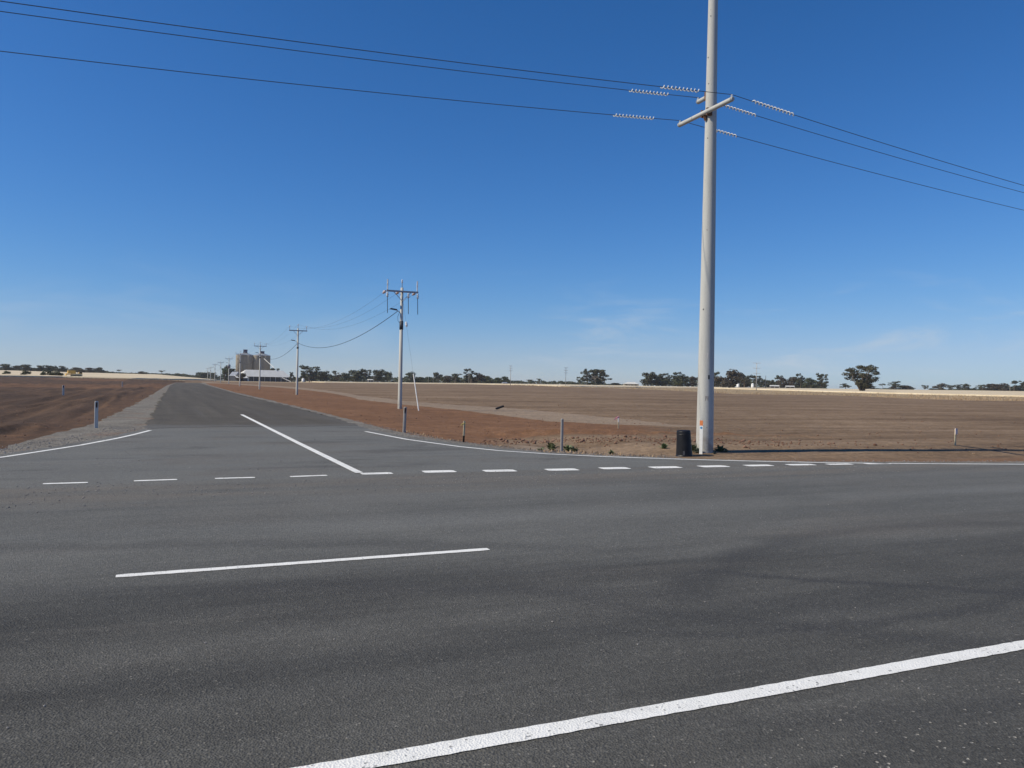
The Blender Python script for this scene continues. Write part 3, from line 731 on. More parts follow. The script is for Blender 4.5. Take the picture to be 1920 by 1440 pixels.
TREES = [
 (10, 682, 13, 'dense', 640, 'dark rounded tree on the far left skyline, first from the left', 'd'),
 (34, 685, 12, 'dense', 660, 'dark tree on the far left skyline between the two tallest crowns', 'd'),
 (48, 683, 13, 'dense', 650, 'broad dark tree on the far left skyline above the second small bush', 'd'),
 (73, 684.5, 8, 'dense', 650, 'small dark tree on the left skyline just left of the long green bush', 'd'),
 (93, 684.5, 13, 'dense', 660, 'dark tree on the left skyline standing behind the long green bush', 'd'),
 (115, 685.5, 9, 'dense', 655, 'loose grey tree on the left skyline left of the yellow machine', 'd'),
 (146, 688.5, 12, 'dense', 680, 'low brown tree on the left skyline behind the yellow machine', 'b'),
 (166, 689, 13, 'dense', 680, 'wide brown tree on the skyline just right of the yellow machine', 'b'),
 (187, 688.5, 8, 'dense', 680, 'upright dark tree ending the left skyline row right of the yellow machine', 'd'),
 (222, 693, 5, 'umbrella', 760, 'tiny lone umbrella shaped tree above the low hedge line at left', 'd'),
 (268, 696, 8, 'dense', 780, 'small round tree on the skyline left of the side road end', 'd'),
 (302, 694.5, 7, 'umbrella', 780, 'small flat topped tree on the skyline above the left edge of the side road', 'd'),
 (380, 697, 14, 'dense', 800, 'low dark tree behind the farthest power poles at the road end', 'd'),
 (400, 698, 6, 'open', 800, 'thin tree between the farthest power poles and the silos', 'd'),
 (430, 684.5, 11, 'dense', 640, 'large dark tree standing left of the grain silos', 'd'),
 (421, 690, 7, 'open', 630, 'leaning open tree at the left foot of the silo tree', 'g'),
 (453, 699, 8, 'dense', 470, 'small round brown tree in front of the grain shed gable', 'b'),
 (512, 688, 9, 'open', 720, 'tree top showing above the white shed roof beside the conveyor', 'd'),
 (546, 697, 4, 'open', 600, 'thin wispy grey tree at the right end of the white shed', 'd'),
 (580, 684, 15, 'open', 610, 'tallest spiky gum with bare top limbs right of the second power pole', 'd'),
 (571, 697, 9, 'dense', 620, 'olive green shrub tree at the foot of the tall spiky gum', 'g'),
 (588, 697, 8, 'dense', 615, 'brown tree tucked against the tall spiky gum on its right', 'b'),
 (605, 694.5, 12, 'dense', 610, 'dense dark dome shaped tree next right of the tall spiky gum', 'd'),
 (626, 703.5, 8, 'dense', 640, 'low dark tree below the thin flat topped sapling', 'd'),
 (627, 694.5, 5, 'umbrella', 640, 'thin flat topped sapling standing over a low dark tree', 'd'),
 (636, 698, 7, 'open', 620, 'brown open tree left of the one with a visible dark trunk', 'b'),
 (647, 698, 9, 'dense', 590, 'rounded tree with a visible dark trunk at the paddock edge', 'd'),
 (668, 692, 15, 'dense', 610, 'broadest dark round tree left of the white open shed', 'd'),
 (686, 690.5, 8, 'open', 610, 'tall open gum rising directly over the white open shed', 'd'),
 (709, 691.5, 11, 'dense', 620, 'pale topped round gum right of the white open shed', 'd'),
 (726, 695, 9, 'dense', 620, 'dark upright tree between the pale topped gum and the nearest small pole', 'd'),
 (771, 697.5, 13, 'dense', 620, 'dark dome tree just right of the nearest small pole', 'd'),
 (789, 706.5, 10, 'dense', 680, 'low green tree right of the dome tree by the nearest small pole', 'g'),
 (806, 706, 10, 'dense', 680, 'low green tree left of the sparse pompom crowned gum', 'g'),
 (822, 697.5, 9, 'open', 620, 'sparse gum with pompom clumps in the middle of the skyline', 'd'),
 (841, 704, 9, 'dense', 630, 'brown bushy tree joining the sparse pompom gum to the leaning tree', 'b'),
 (853, 700, 11, 'umbrella', 620, 'leaning flat topped tree with bare limbs on its right', 'd'),
 (855, 704, 8, 'dense', 625, 'dark thicket tree beneath the leaning flat topped tree', 'd'),
 (882, 690.5, 10, 'open', 610, 'tall open gum crowning the brown clump left of the middle line pole', 'd'),
 (894, 698.5, 14, 'dense', 615, 'broad brown tree beside the tall open gum in mid skyline', 'b'),
 (878, 703, 9, 'dense', 615, 'dark lower tree at the left foot of the tall open gum', 'd'),
 (915, 704.5, 9, 'dense', 640, 'green rounded tree right of the broad brown one', 'g'),
 (934, 707.5, 9, 'dense', 640, 'low green tree left of the bluish shed', 'g'),
 (947, 705.5, 9, 'dense', 640, 'rounded green tree directly behind the bluish shed', 'g'),
 (993, 711.5, 7, 'umbrella', 760, 'low domed tree over the hedge between the two distant line poles', 'd'),
 (1010, 709.5, 5, 'umbrella', 760, 'tiny umbrella tree over the hedge between the two distant line poles', 'd'),
 (1087, 706, 5, 'open', 620, 'small separate sapling at the left of the ragged gum', 'd'),
 (1099, 690.5, 9, 'open', 610, 'thin ragged gum with the highest tuft, right of the second distant pole', 'd', True),
 (1118, 692, 16, 'open', 610, 'wide ragged gum full of sky gaps, right of the second distant pole', 'd', True),
 (1131, 695, 14, 'open', 612, 'right hand ragged gum of the isolated gappy clump', 'd', True),
 (1118, 705, 14, 'dense', 615, 'dark undergrowth tree at the base of the ragged gums', 'd'),
 (1152, 717.5, 9, 'dense', 680, 'low dark shrub tree between the ragged gums and the pale house', 'd'),
 (1216, 696.5, 12, 'dense', 600, 'left end tree of the dense row beside the big pole', 'd'),
 (1232, 700, 11, 'dense', 605, 'second dark tree from the left in the row beside the big pole', 'd'),
 (1250, 699, 8, 'open', 620, 'open gum with gaps in the middle of the row left of the big pole', 'd'),
 (1248, 711, 9, 'dense', 610, 'low green tree under the open gum left of the big pole', 'g'),
 (1275, 697, 12, 'open', 610, 'gum with a broken bare top left of the big pole', 'd'),
 (1275, 703, 13, 'dense', 612, 'olive green tree filling below the broken topped gum', 'g'),
 (1297, 705, 10, 'dense', 610, 'brownish tree touching the left side of the big pole', 'b'),
 (1341, 696, 8, 'open', 610, 'open dark tree just right of the big pole', 'd'),
 (1343, 708, 8, 'dense', 610, 'green shrub tree just right of the big pole, below the open one', 'g'),
 (1369, 691.5, 20, 'dense', 500, 'largest round brown tree right of the big pole, in front of the row', 'b'),
 (1395, 698, 12, 'open', 610, 'loose dark gum right of the large round brown tree', 'd'),
 (1395, 708, 11, 'dense', 615, 'dense low tree behind the two white tanks', 'd'),
 (1416, 702, 8, 'open', 620, 'open tree behind the three armed steel pole', 'd'),
 (1430, 709, 8, 'open', 620, 'small open tree by the dark bare post', 'd'),
 (1444, 711.5, 7, 'dense', 620, 'low tree at the left end of the long shed', 'd'),
 (1456, 703, 8, 'umbrella', 620, 'flat topped thin tree over the long shed roof', 'd'),
 (1467, 706.5, 10, 'dense', 615, 'brown tree behind the long shed, under the flat topped one', 'b'),
 (1485, 706, 9, 'dense', 615, 'brown domed tree at the middle of the long shed', 'b'),
 (1500, 699.5, 7, 'open', 610, 'tallest narrow gum behind the long shed', 'd'),
 (1501, 707, 9, 'dense', 612, 'dark tree at the foot of the tallest narrow gum', 'd'),
 (1519, 708, 12, 'dense', 605, 'olive dense tree at the right end of the long shed', 'g'),
 (1540, 698.5, 9, 'open', 600, 'tall tiered gum ending the row left of the lone big tree', 'd'),
 (1541, 715, 9, 'open', 600, 'lower branches of a slim gum beside the tall tiered gum', 'd'),
 (1617, 682.5, 34, 'vase', 400, 'large lone many stemmed gum standing in the pale wheat at right', 'l'),
 (1585, 718.5, 7, 'open', 560, 'small dark tree half hidden left of the large lone gum', 'd'),
 (1636, 723, 6, 'dense', 560, 'small shrub tree showing right behind the large lone gum', 'd'),
 (1654, 719, 6, 'umbrella', 680, 'first small sparse tree right of the large lone gum', 'd'),
 (1679, 714, 9, 'open', 640, 'tallest sparse tree of the small clump right of the lone gum', 'd'),
 (1674, 724, 6, 'dense', 640, 'low brown shrub at the foot of the sparse clump right of the lone gum', 'b'),
 (1694, 722, 10, 'dense', 640, 'brown low tree in the middle of the clump right of the lone gum', 'b'),
 (1706, 724, 8, 'dense', 640, 'right end brown tree of the clump right of the lone gum', 'b'),
 (1734, 721.5, 5, 'open', 680, 'slim sparse tree starting the far right row', 'd'),
 (1748, 728, 6, 'dense', 680, 'lowest round shrub of the far right row', 'd'),
 (1764, 718, 10, 'dense', 670, 'block shaped greyish tree in the far right row', 'b'),
 (1783, 721, 7, 'open', 680, 'open tree right of the block shaped greyish tree', 'd'),
 (1798, 720, 7, 'open', 680, 'thin crowned tree in the middle of the far right row', 'd'),
 (1812, 719, 7, 'dense', 675, 'upright dark tree ending the gappy part of the far right row', 'd'),
 (1827, 727, 6, 'dense', 680, 'small rounded shrub tree in the dip of the far right row', 'd'),
 (1840, 720.5, 7, 'open', 675, 'grey open tree left of the continuous far right thicket', 'd'),
 (1858, 719, 12, 'dense', 665, 'left dome of the continuous grey thicket at far right', 'b'),
 (1878, 718, 13, 'dense', 660, 'right dome of the continuous grey thicket at far right', 'b'),
 (1901, 713, 9, 'umbrella', 650, 'flat topped leaning gum near the right picture edge', 'd'),
 (1904, 722, 11, 'dense', 655, 'dark dense tree under the flat topped gum at far right', 'd'),
 (1922, 715, 9, 'dense', 650, 'last tree of the skyline, cut by the right picture edge', 'd'),
 (13, 695, 7.5, 'bush', 338, 'small dark bush in the wheat, leftmost of three at left', 'g'),
 (49, 694.5, 9.5, 'bush', 338, 'second dark bush in the wheat, between the small one and the long one', 'g'),
 (88, 693.5, 12, 'bush', 338, 'long green bush left of the yellow machine, its larger left half', 'g'),
 (106, 696, 13, 'bush', 338, 'long green bush left of the yellow machine, its lower right half', 'g'),
]
for t_ in TREES: tree(*t_)

# far-off scrub line that reads as one mass
wd = MB(); wr = random.Random(3)
SC = [(-60, 688.5, 703, 700), (120, 690.5, 703, 700), (185, 693, 703, 740), (215, 698.5, 703, 800), (330, 701, 705, 820), (420, 703, 711, 840), (545, 706, 714, 760), (600, 703, 716, 700), (740, 705, 717, 700), (840, 706, 718, 700), (935, 709, 719, 700), (960, 712, 719, 760), (1000, 713.5, 720, 800), (1085, 715, 722, 800), (1150, 719.5, 723, 820), (1172, 721, 724, 820),
      None, (1205, 709, 725, 680), (1300, 708, 726, 680), (1430, 713, 728, 680), (1548, 722, 730, 700), None, (1632, 728.5, 732, 760), (1712, 729.5, 733, 780), None, (1752, 730.5, 734.5, 760), (1840, 729, 735, 740), (1880, 724, 736, 730), (2050, 724, 738, 720)]
for A, B in zip(SC, SC[1:]):
    if A is None or B is None: continue
    n = int((B[0] - A[0]) * 9)
    for i in range(n):
        k = wr.random(); px = A[0] + (B[0] - A[0]) * k; dist = A[3] + (B[3] - A[3]) * k + wr.uniform(-12, 12)
        p = at(px, HOR(px), dist); base = zt(p.x, p.y); top = at(px, A[1] + (B[1] - A[1]) * k, dist).z
        top = base + (top - base) * (.85 + .7 * float(vnoise(np.array(px * .16), np.array(.5), 50)))
        z = base + (top - base) * wr.random() ** .7; leaves(wd, (p.x, p.y, z), (1.4, 1.4, .5), 2, .75, wr)
tag(wd.obj('woodland', m_leafd), kind='stuff')

# ------------------------------------------------------------------ buildings far off
def face_cam(x, y): return math.atan2(-x, y)
def silo():
    D = 690; c = at(474, HOR(474), D); base = zt(c.x, c.y); top = at(474, 666.5, D).z - base
    e = empty('grain_silo', (c.x, c.y, base), 'concrete grain silo block of joined cylinders with two dark roof towers', 'silo', None, face_cam(c.x, c.y))
    sc = D / F; r = 3.7
    for k, dx in enumerate((-15.2, 15.2)):                # two blocks of four joined cells under one low conical roof each
        bx = dx * sc
        for (ax, ay) in ((-1, -1), (1, -1), (-1, 1), (1, 1)):
            MB().lathe([(r, -1), (r, top * .99), (r * .98, top)], 28, (bx + ax * r * .97, r + ay * r * .97, 0)).obj('silo_cell', m_silo, e, smooth=True)
        MB().box((bx, r, top / 2), (2.2, 4 * r - 1.6, top - .6)).obj('infill_wall', m_silo, e)
        rf = MB().lathe([(r * 2.05, top + .02), (r * 2.05, top + .3), (1.6, top + 2.2), (1.2, top + 2.25)], 12, (bx, r, 0)).obj('silo_roof', m_steel, e)
        t2 = at(474, 656.3 if k == 0 else 658.3, D).z - base
        tw = MB().box((bx + .5, r, (t2 + top + 1.2) / 2), (3.4, 4.2, t2 - top - 1.2)).obj('roof_tower', m_tower, e)
        MB().box((bx + .5, r, t2 + .16), (3.7, 4.5, .3)).obj('tower_cap', m_roofg, tw)
    a = at(495, 672.5, D - 12); b = at(514, 689.5, D - 25)
    w = e.location
    inv = rotz(-face_cam(c.x, c.y))
    mb = MB(); mb.tube([inv @ (a - w), inv @ (b - w)], .24, 6); mb.obj('conveyor', m_roofw, e)
silo()
def shed():
    D = 640; L, Rr = at(452, HOR(452), D), at(545, HOR(545), D + 25); base = zt(L.x, L.y)
    e = empty('grain_shed', (L.x, L.y, base), 'long white roofed grain shed with dark open side in front of the silos', 'shed', None, math.atan2(Rr.y - L.y, Rr.x - L.x))
    ln = (Rr - L).length; s = D / F; ze = at(500, 706.5, D).z - base; zr = at(500, 693.5, D).z - base; W = 17
    x0 = 9 * s
    # hipped left end: ridge starts inset
    mb = MB(); pts = [(0, 0, ze), (ln, 0, ze), (ln, W, ze), (0, W, ze), (6.5, W / 2, zr), (ln - 3.5, W / 2, zr)]
    mb.add(pts, [(0, 1, 5, 4), (1, 2, 5), (2, 3, 4, 5), (3, 0, 4), (3, 2, 1, 0)]); mb.obj('roof', m_roofw, e)
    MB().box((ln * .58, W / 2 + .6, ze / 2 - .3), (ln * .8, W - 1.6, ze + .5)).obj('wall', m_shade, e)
    MB().box((ln * .12, W / 2 + .6, ze / 2 - .3), (ln * .10, W - 1.8, ze + .5)).obj('end_wall', m_wallp, e)
    for k in range(9): MB().box((1.2 + k * 4.6, .45, ze / 2 - .2), (.3, .3, ze + .3)).obj('column', m_wallp, e)
    MB().tube([(ln - 8, -1.2, ze * .9), (ln - 2, -6, .15)], .4, 6).obj('chute', m_roofw, e)
    p = at(441, HOR(441), 600); b2 = zt(p.x, p.y)
    e2 = empty('small_shed', (p.x, p.y, b2), 'small grey gabled shed left of the long white roofed shed', 'shed', None, face_cam(p.x, p.y) + .5)
    s2 = 600 / F; h1 = at(441, 705, 600).z - b2; h2 = at(441, 697, 600).z - b2; w2 = 11 * s2
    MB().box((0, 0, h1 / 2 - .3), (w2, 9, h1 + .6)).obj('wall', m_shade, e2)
    mb = MB(); a = w2 / 2 + .3; mb.add([(-a, -4.8, h1 + .02), (a, -4.8, h1 + .02), (a, 4.8, h1 + .02), (-a, 4.8, h1 + .02), (0, -4.8, h2), (0, 4.8, h2)], [(0, 4, 5, 3), (1, 2, 5, 4), (0, 1, 4), (2, 3, 5), (3, 2, 1, 0)]); mb.obj('roof', m_roofg, e2)
    p = at(452, HOR(452), 560); b2 = zt(p.x, p.y); h1 = at(452, 708.5, 560).z - b2; h2 = at(452, 703, 560).z - b2
    e3 = empty('lean_to_shed', (p.x, p.y, b2), 'low pale roofed shed behind the small round brown tree', 'shed', None, face_cam(p.x, p.y) + .3)
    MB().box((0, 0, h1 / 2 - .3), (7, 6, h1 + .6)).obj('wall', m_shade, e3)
    mb = MB(); mb.add([(-4, -3.3, h1 + .02), (4, -3.3, h1 + .02), (4, 3.3, h2), (-4, 3.3, h2), (-4, -3.3, h1 - .15), (4, -3.3, h1 - .15), (4, 3.3, h2 - .17), (-4, 3.3, h2 - .17)], [(0, 1, 2, 3), (7, 6, 5, 4), (0, 4, 5, 1), (1, 5, 6, 2), (2, 6, 7, 3), (3, 7, 4, 0)]); mb.obj('roof', m_roofw, e3)
shed()
def house(name, px, wpx, ytop, yeave, D, label, cat, wall, roof, hip=True, yaw=.0, depth=8.0, open_front=False, windows=True):
    p = at(px, HOR(px), D); b = zt(p.x, p.y); s = D / F; w = wpx * s; h = at(px, yeave, D).z - b; t = at(px, ytop, D).z - b
    e = empty(name, (p.x, p.y, b), label, cat, None, face_cam(p.x, p.y) + yaw)
    MB().box((0, depth * .1, h / 2 - .4), (w * .94, depth * .72, h + .8)).obj('wall', wall, e)
    a, c, q = w / 2, depth / 2, (w * .28 if hip else 0)
    MB().add([(-a, -c, h + .03), (a, -c, h + .03), (a, c, h + .03), (-a, c, h + .03), (-a + q, 0, t), (a - q, 0, t)], [(0, 1, 5, 4), (1, 2, 5), (2, 3, 4, 5), (3, 0, 4), (3, 2, 1, 0)]).obj('roof', roof, e)
    if windows:
        for k in (-.28, .05, .3): MB().box((w * k, depth * (.1 - .36) - .03, h * .55), (w * .12, .06, h * .4)).obj('window', m_glass, e)
    for k in (-.48, 0, .48): MB().box((w * k, -c + .2, h / 2 - .2), (.18, .18, h + .3)).obj('verandah_post', m_wallp, e)
house('farmhouse', 1183, 30, 716.5, 719.8, 640, 'pale hip roofed farmhouse between the ragged gums and the big pole row', 'house', m_wallp, m_roofw)
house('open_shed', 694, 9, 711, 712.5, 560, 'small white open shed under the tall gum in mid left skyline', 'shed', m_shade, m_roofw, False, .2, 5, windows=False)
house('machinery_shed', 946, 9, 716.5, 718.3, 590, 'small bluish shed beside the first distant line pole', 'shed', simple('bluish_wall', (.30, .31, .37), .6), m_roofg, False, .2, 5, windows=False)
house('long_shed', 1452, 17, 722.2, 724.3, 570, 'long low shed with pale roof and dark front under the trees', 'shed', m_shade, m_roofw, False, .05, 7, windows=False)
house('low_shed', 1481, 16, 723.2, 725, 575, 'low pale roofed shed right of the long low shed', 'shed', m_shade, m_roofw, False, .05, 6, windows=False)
def tank(px, half, top, D, label, dome=True):
    p = at(px, HOR(px), D); b = zt(p.x, p.y); h = at(px, top, D).z - b; r = half * D / F
    e = empty('water_tank', (p.x, p.y, b), label, 'tank')
    MB().lathe([(r, -.8), (r, h * .78)], 20).obj('tank_wall', m_white, e, smooth=True)
    MB().lathe([(r * 1.03, h * .78 + .02), (r * .8, h * .9), (r * .35, h * .985), (r * .1, h)], 20).obj('tank_lid', m_white, e, smooth=True)
tank(1383.5, 2.6, 717.5, 590, 'white upright tank at the right foot of the large round brown tree')
tank(1411, 2.6, 718.5, 590, 'white domed tank just left of the three armed steel pole')
tank(568.3, 2.6, 709, 590, 'small white tank below the tall spiky gum')

# ------------------------------------------------------------------ yellow earthmover
def machine():
    D = 332; p = at(139, HOR(139), D); b = gz(p.x, p.y); k = D / F
    e = empty('earthmoving_machine', (p.x, p.y, b), 'yellow earthmoving machine with raised bowl parked at the edge of the wheat', 'machine', None, face_cam(p.x, p.y) + .15)
    L = 21 * k
    mb = MB(); mb.box((-1.0, 0, 2.2), (3.0, 2.4, 1.3), None, .9); mb.obj('bowl', m_yellow, e)
    mb = MB(); mb.box((.9, 0, 1.15), (4.3, 1.9, .75), None, .92); mb.obj('body', m_cream, e)
    cab = MB().box((2.3, 0, 1.95), (1.3, 1.7, .85), None, .85).obj('cab', m_yellow, e)
    MB().box((2.3, -.86, 2.02), (.9, .06, .5)).obj('window', m_glass, cab)
    MB().tube([(1.4, .4, 1.5), (1.4, .4, 2.6)], .08, 6).obj('exhaust', m_dsteel, e)
    for sy in (-1.15, 1.15):
        mb = MB(); prof = []
        for i in range(24):
            a = 2 * math.pi * i / 24; prof.append((.8 + 1.6 * (1 if math.cos(a) > 0 else -1) + .42 * math.cos(a), .42 + .42 * math.sin(a)))
        vs = [(x, sy - .25, z) for x, z in prof] + [(x, sy + .25, z) for x, z in prof]
        mb.add(vs, [(i, (i + 1) % 24, 24 + (i + 1) % 24, 24 + i) for i in range(24)] + [tuple(range(24)), tuple(reversed(range(24, 48)))])
        t = mb.obj('track', m_rubber, e)
        for q in (-.8, .8, 2.4): MB().lathe([(.3, -.03), (.3, .03)], 12, (q, sy + (.27 if sy > 0 else -.27), .42), Matrix.Rotation(math.pi / 2, 3, 'X')).obj('road_wheel', m_yellow, t)
    mb = MB()
    mb.box((-3.0, 0, 1.15), (.25, 2.5, .9), Matrix.Rotation(.25, 3, 'Y')); mb.obj('blade', m_yellow, e)
    MB().box((-2.0, 0, 1.25), (1.9, 1.2, .35)).obj('push_arm', m_yellow, e)
machine()

# ------------------------------------------------------------------ big concrete pole
BP = at(1321, 845.5, 21.8)
def pole_r(z): return .235 + (.128 - .235) * z / 12.4
DU = lambda u, v, z=0: U * u + V * v + Vector((0, 0, z))
big = empty('power_pole', BP, 'tall thick pale concrete power pole beside the main road', 'pole', None)
MB().lathe([(pole_r(z), z) for z in (-.5, 0, 2, 4, 6, 8, 10, 12, 14, 15.5)], 40).obj('shaft', m_conc, big, smooth=True)
ZA = 9.23 - BP.z
rotU = rotz(math.atan2(V.y, V.x))            # local x -> V (arm direction)
arm_c = DU(-(pole_r(ZA) + .06), 0, ZA)
mb = MB(); mb.tube([arm_c + V * -1.2, arm_c + V * -1.17, arm_c + V * 1.17, arm_c + V * 1.2], [.045, .062, .062, .045], 14)
arm = mb.obj('crossarm', m_conc, big, smooth=True)
for s in (-.12, .12): MB().box(arm_c + V * s + DU(.06, 0, 0), (.05, .17, .20), rotU).obj('clamp', m_rust, arm)
MB().tube([DU(-(pole_r(ZA) + .005), 0, ZA - .2), DU(-(pole_r(ZA) + .06), 0, ZA - .09)], .05, 8).obj('bracket', m_rust, big)
ZS = 9.75 - BP.z
MB().tube([DU(0, .12, ZS), DU(0, .60, ZS + .0), DU(0, .63, ZS)], [.062, .062, .045], 14).obj('stub_arm', m_conc, big, smooth=True)
MB().box(DU(-pole_r(ZS) * .55, pole_r(ZS) * .8, ZS), (.07, .07, .22), rotU).obj('stub_clamp', m_rust, big)
def insul(p, parent, h=.16, r=.05, n=10, mat=None):
    MB().lathe([(r * .5, 0), (r, h * .15), (r * .6, h * .3), (r, h * .45), (r * .6, h * .62), (r * .8, h * .8), (r * .4, h)], n, p).obj('insulator', mat or m_porc, parent, smooth=True)
attA = BP + arm_c + V * -1.14 + Vector((0, 0, .125)); attC = BP + arm_c + V * 1.14 + Vector((0, 0, .125)); attB = BP + DU(-.0, .60, ZS + .125)
for q in (attA, attB, attC): insul(q - BP - Vector((0, 0, .11)), big, .11, .036)
# little cast plates and lifting holes up the shaft
def on_shaft(px, py):
    d = ray(px, py); o = Vector((0, 0, EYE)); best = None
    for i in range(400):
        s = 18 + i * .015; p = o + d * s
        if math.hypot(p.x - BP.x, p.y - BP.y) < pole_r(p.z - BP.z): return p - BP
    return None
for (px, py, w, h, m) in ((1327, 580, .10, .12, m_gpost), (1325, 667, .09, .13, m_gpost2), (1325, 747, .085, .13, m_gpost), (1319, 580, .03, .04, m_dsteel), (1329, 696, .03, .05, m_dsteel), (1329, 707, .045, .11, m_dsteel)):
    p = on_shaft(px, py)
    if p:
        nrm = Vector((p.x, p.y, 0)).normalized(); a = math.atan2(nrm.y, nrm.x)
        MB().box(p, (.012, w, h), rotz(a)).obj('plate', m, big)
for (px, py) in ((1322, 152), (1329, 157), (1321, 192), (1327, 259), (1326, 311), (1330, 64), (1333, 30), (1328, 108), (1321, 395), (1328, 470)):
    p = on_shaft(px, py)
    if p:
        nrm = Vector((p.x, p.y, 0)).normalized()
        MB().tube([p - nrm * .01, p + nrm * .008], .017, 8).obj('lifting_hole', m_dsteel, big)

# ------------------------------------------------------------------ overhead lines along the main road
def sagpt(att, s, S, span=80.0):
    k = abs(s) / span; return att + U * s + Vector((0, 0, -4 * S * k * (1 - k)))
def solve_s(att, S, px, sign):
    lo, hi = 0.0, 40.0
    for i in range(40):
        m = (lo + hi) / 2; p = sagpt(att, sign * m, S) - Vector((0, 0, EYE)); q = 960 + F * p.dot(cr) / p.dot(fw)
        if (q > px) == (sign > 0): hi = m
        else: lo = m
    return lo
def bigline(att, SL, SR, dl, dr, label):
    pts = [sagpt(att, -80 + i, SL) for i in range(0, 80)] + [sagpt(att, i, SR) for i in range(0, 81)]
    o = tag(MB().tube(pts, .0082, 6).obj('power_line', m_wire), label, 'power line', 'overhead lines along the main road')
    for (a, b), sg, S in ((dl, -1, SL), (dr, 1, SR)):
        s0, s1 = sorted((solve_s(att, S, a, sg), solve_s(att, S, b, sg))); n = max(6, int((s1 - s0) / .11)) * 10; hp = []
        for i in range(n + 1):
            s = s0 + (s1 - s0) * i / n; p = sagpt(att, sg * s, S); an = 2 * math.pi * i / 10
            hp.append(p + V * .034 * math.cos(an) + Vector((0, 0, .036 * math.sin(an))))
        MB().tube(hp, .0145, 5).obj('vibration_damper', m_white, o)
bigline(attA, 1.55, 2.0, (1240, 1312), (1412, 1489), 'topmost overhead wire at left, tied to the near end of the crossarm')
bigline(attB, 1.55, 1.85, (1181, 1254), (1351, 1418), 'middle overhead wire, carried by the short stub arm of the big pole')
bigline(attC, 1.68, 1.6, (1151, 1227), (1340, 1382), 'lowest overhead wire, tied to the far left end of the crossarm')

# ------------------------------------------------------------------ row of small poles along the side road
PD = [(749.5, 57, 525), (556.5, 104.9, 608), (486.5, 155.6, 641), (449.5, 207, 658), (428.5, 262, 668), (413.3, 318, 676), (402.5, 375, 680.5), (394.5, 430, 686.5), (389, 485, 689)]
def pole_proto():
    H = 8.55                                       # shaft; the pins reach 9.3
    e = empty('power_pole', (0, 0, 0), 'proto', 'pole')
    MB().lathe([(.155, -.4), (.155, 0), (.10, H)], 16).obj('shaft', m_conc2, e, smooth=True)
    arm = MB().box((0, -.13, H - .28), (2.35, .10, .12)).obj('crossarm', m_steel, e)
    for s in (-1, 1): MB().tube([(s * .62, -.13, H - .34), (0, -.12, H - .95)], .022, 6).obj('brace', m_steel, e)
    for x, z in ((-1.1, H - .22), (1.1, H - .22), (0, H)):
        p = MB().tube([(x, -.13 if x else 0, z), (x, -.13 if x else 0, z + .42)], .028, 6).obj('insulator_pin', m_steel, e)
        MB().lathe([(.035, 0), (.065, .05), (.04, .12), (.06, .17), (.03, .24)], 10, (x, -.13 if x else 0, z + .34)).obj('insulator', m_porc, p, smooth=True)
    MB().lathe([(.135, 5.95), (.135, 6.2)], 16).obj('cable_clamp', m_dsteel, e, smooth=True)
    l = MB().tube([(-.08, -.02, 6.75), (-.35, -.05, 6.95)], .022, 6).obj('lamp_bracket', m_steel, e)
    MB().box((-.62, -.08, 7.0), (.55, .24, .09), Matrix.Rotation(.12, 3, 'Y'), .8).obj('street_lamp', m_dsteel, l)
    return e
PLAB = ['nearest small concrete pole, with hanging fuses and a guy wire, beside the side road', 'second small concrete pole along the side road, lamp facing the road', 'third small pole, standing in front of the right silo tower',
        'fourth small pole, in front of the left silo tower', 'fifth small pole, carrying a grey transformer, left of the silos', 'sixth small pole, left of the silo tree against open sky',
        'seventh small pole, third from the far end of the line', 'eighth small pole, second from the far end of the line', 'farthest small pole at the end of the side road line']
ALOC = []; proto = pole_proto(); ang = AZ - math.pi / 2
for i, (px, D, top) in enumerate(PD):
    o = proto if i == 0 else copy_tree(proto)
    p = at(px, {0: 768, 1: 740, 2: 730}.get(i, 720), D); b = gz(p.x, p.y); t = at(px + (HOR(px) - top) * RHO, top, D).z
    sc = (t - b) / 9.1
    o.location = (p.x, p.y, b); o.rotation_euler = (0, 0, -ang * 0 + math.atan2(U.y, U.x)); o.scale = (1, 1, sc) if i < 6 else (1.0, 1.0, sc)
    o['label'] = PLAB[i]; o['group'] = 'small concrete poles along the side road'
    ALOC.append((Vector((p.x, p.y, b)), sc))
first = proto
# fittings only the first pole carries
H = 8.55
for x in (-1.12, .42, 1.12):                         # hanging fuse links with their insulator discs
    f = MB().lathe([(.03, -.34), (.11, -.30), (.04, -.24), (.11, -.18), (.04, -.12), (.09, -.06), (.03, 0)], 10, (x, -.2, H - .38)).obj('fuse_insulator', m_porc, first, smooth=True)
    MB().tube([(x, -.2, H - .7), (x + .03, -.2, H - 1.85)], .022, 6).obj('fuse_link', m_dsteel, f)
for x in (-1.22, -.26, .98):                          # strain insulators on the far side
    MB().tube([(x, 0, H - .3), (x - .02, .18, H - .34), (x - .04, .5, H - .40)], [.06, .11, .06], 10).obj('strain_insulator', m_pinkp, first, smooth=True)
for x in (-1.1, 1.1): MB().tube([(x, -.13, H - .2), (x, -.13, H + .52)], .045, 8).obj('surge_arrester', m_porc, first)
MB().lathe([(.14, 5.6), (.14, 6.15)], 16).obj('cable_box', m_dsteel, first, smooth=True)
MB().tube([(-.12, 0, 6.9), (-.28, 0, 6.5), (-.26, 0, 6.2), (-.13, 0, 6.05)], .012, 5).obj('service_loop', m_cable, first)
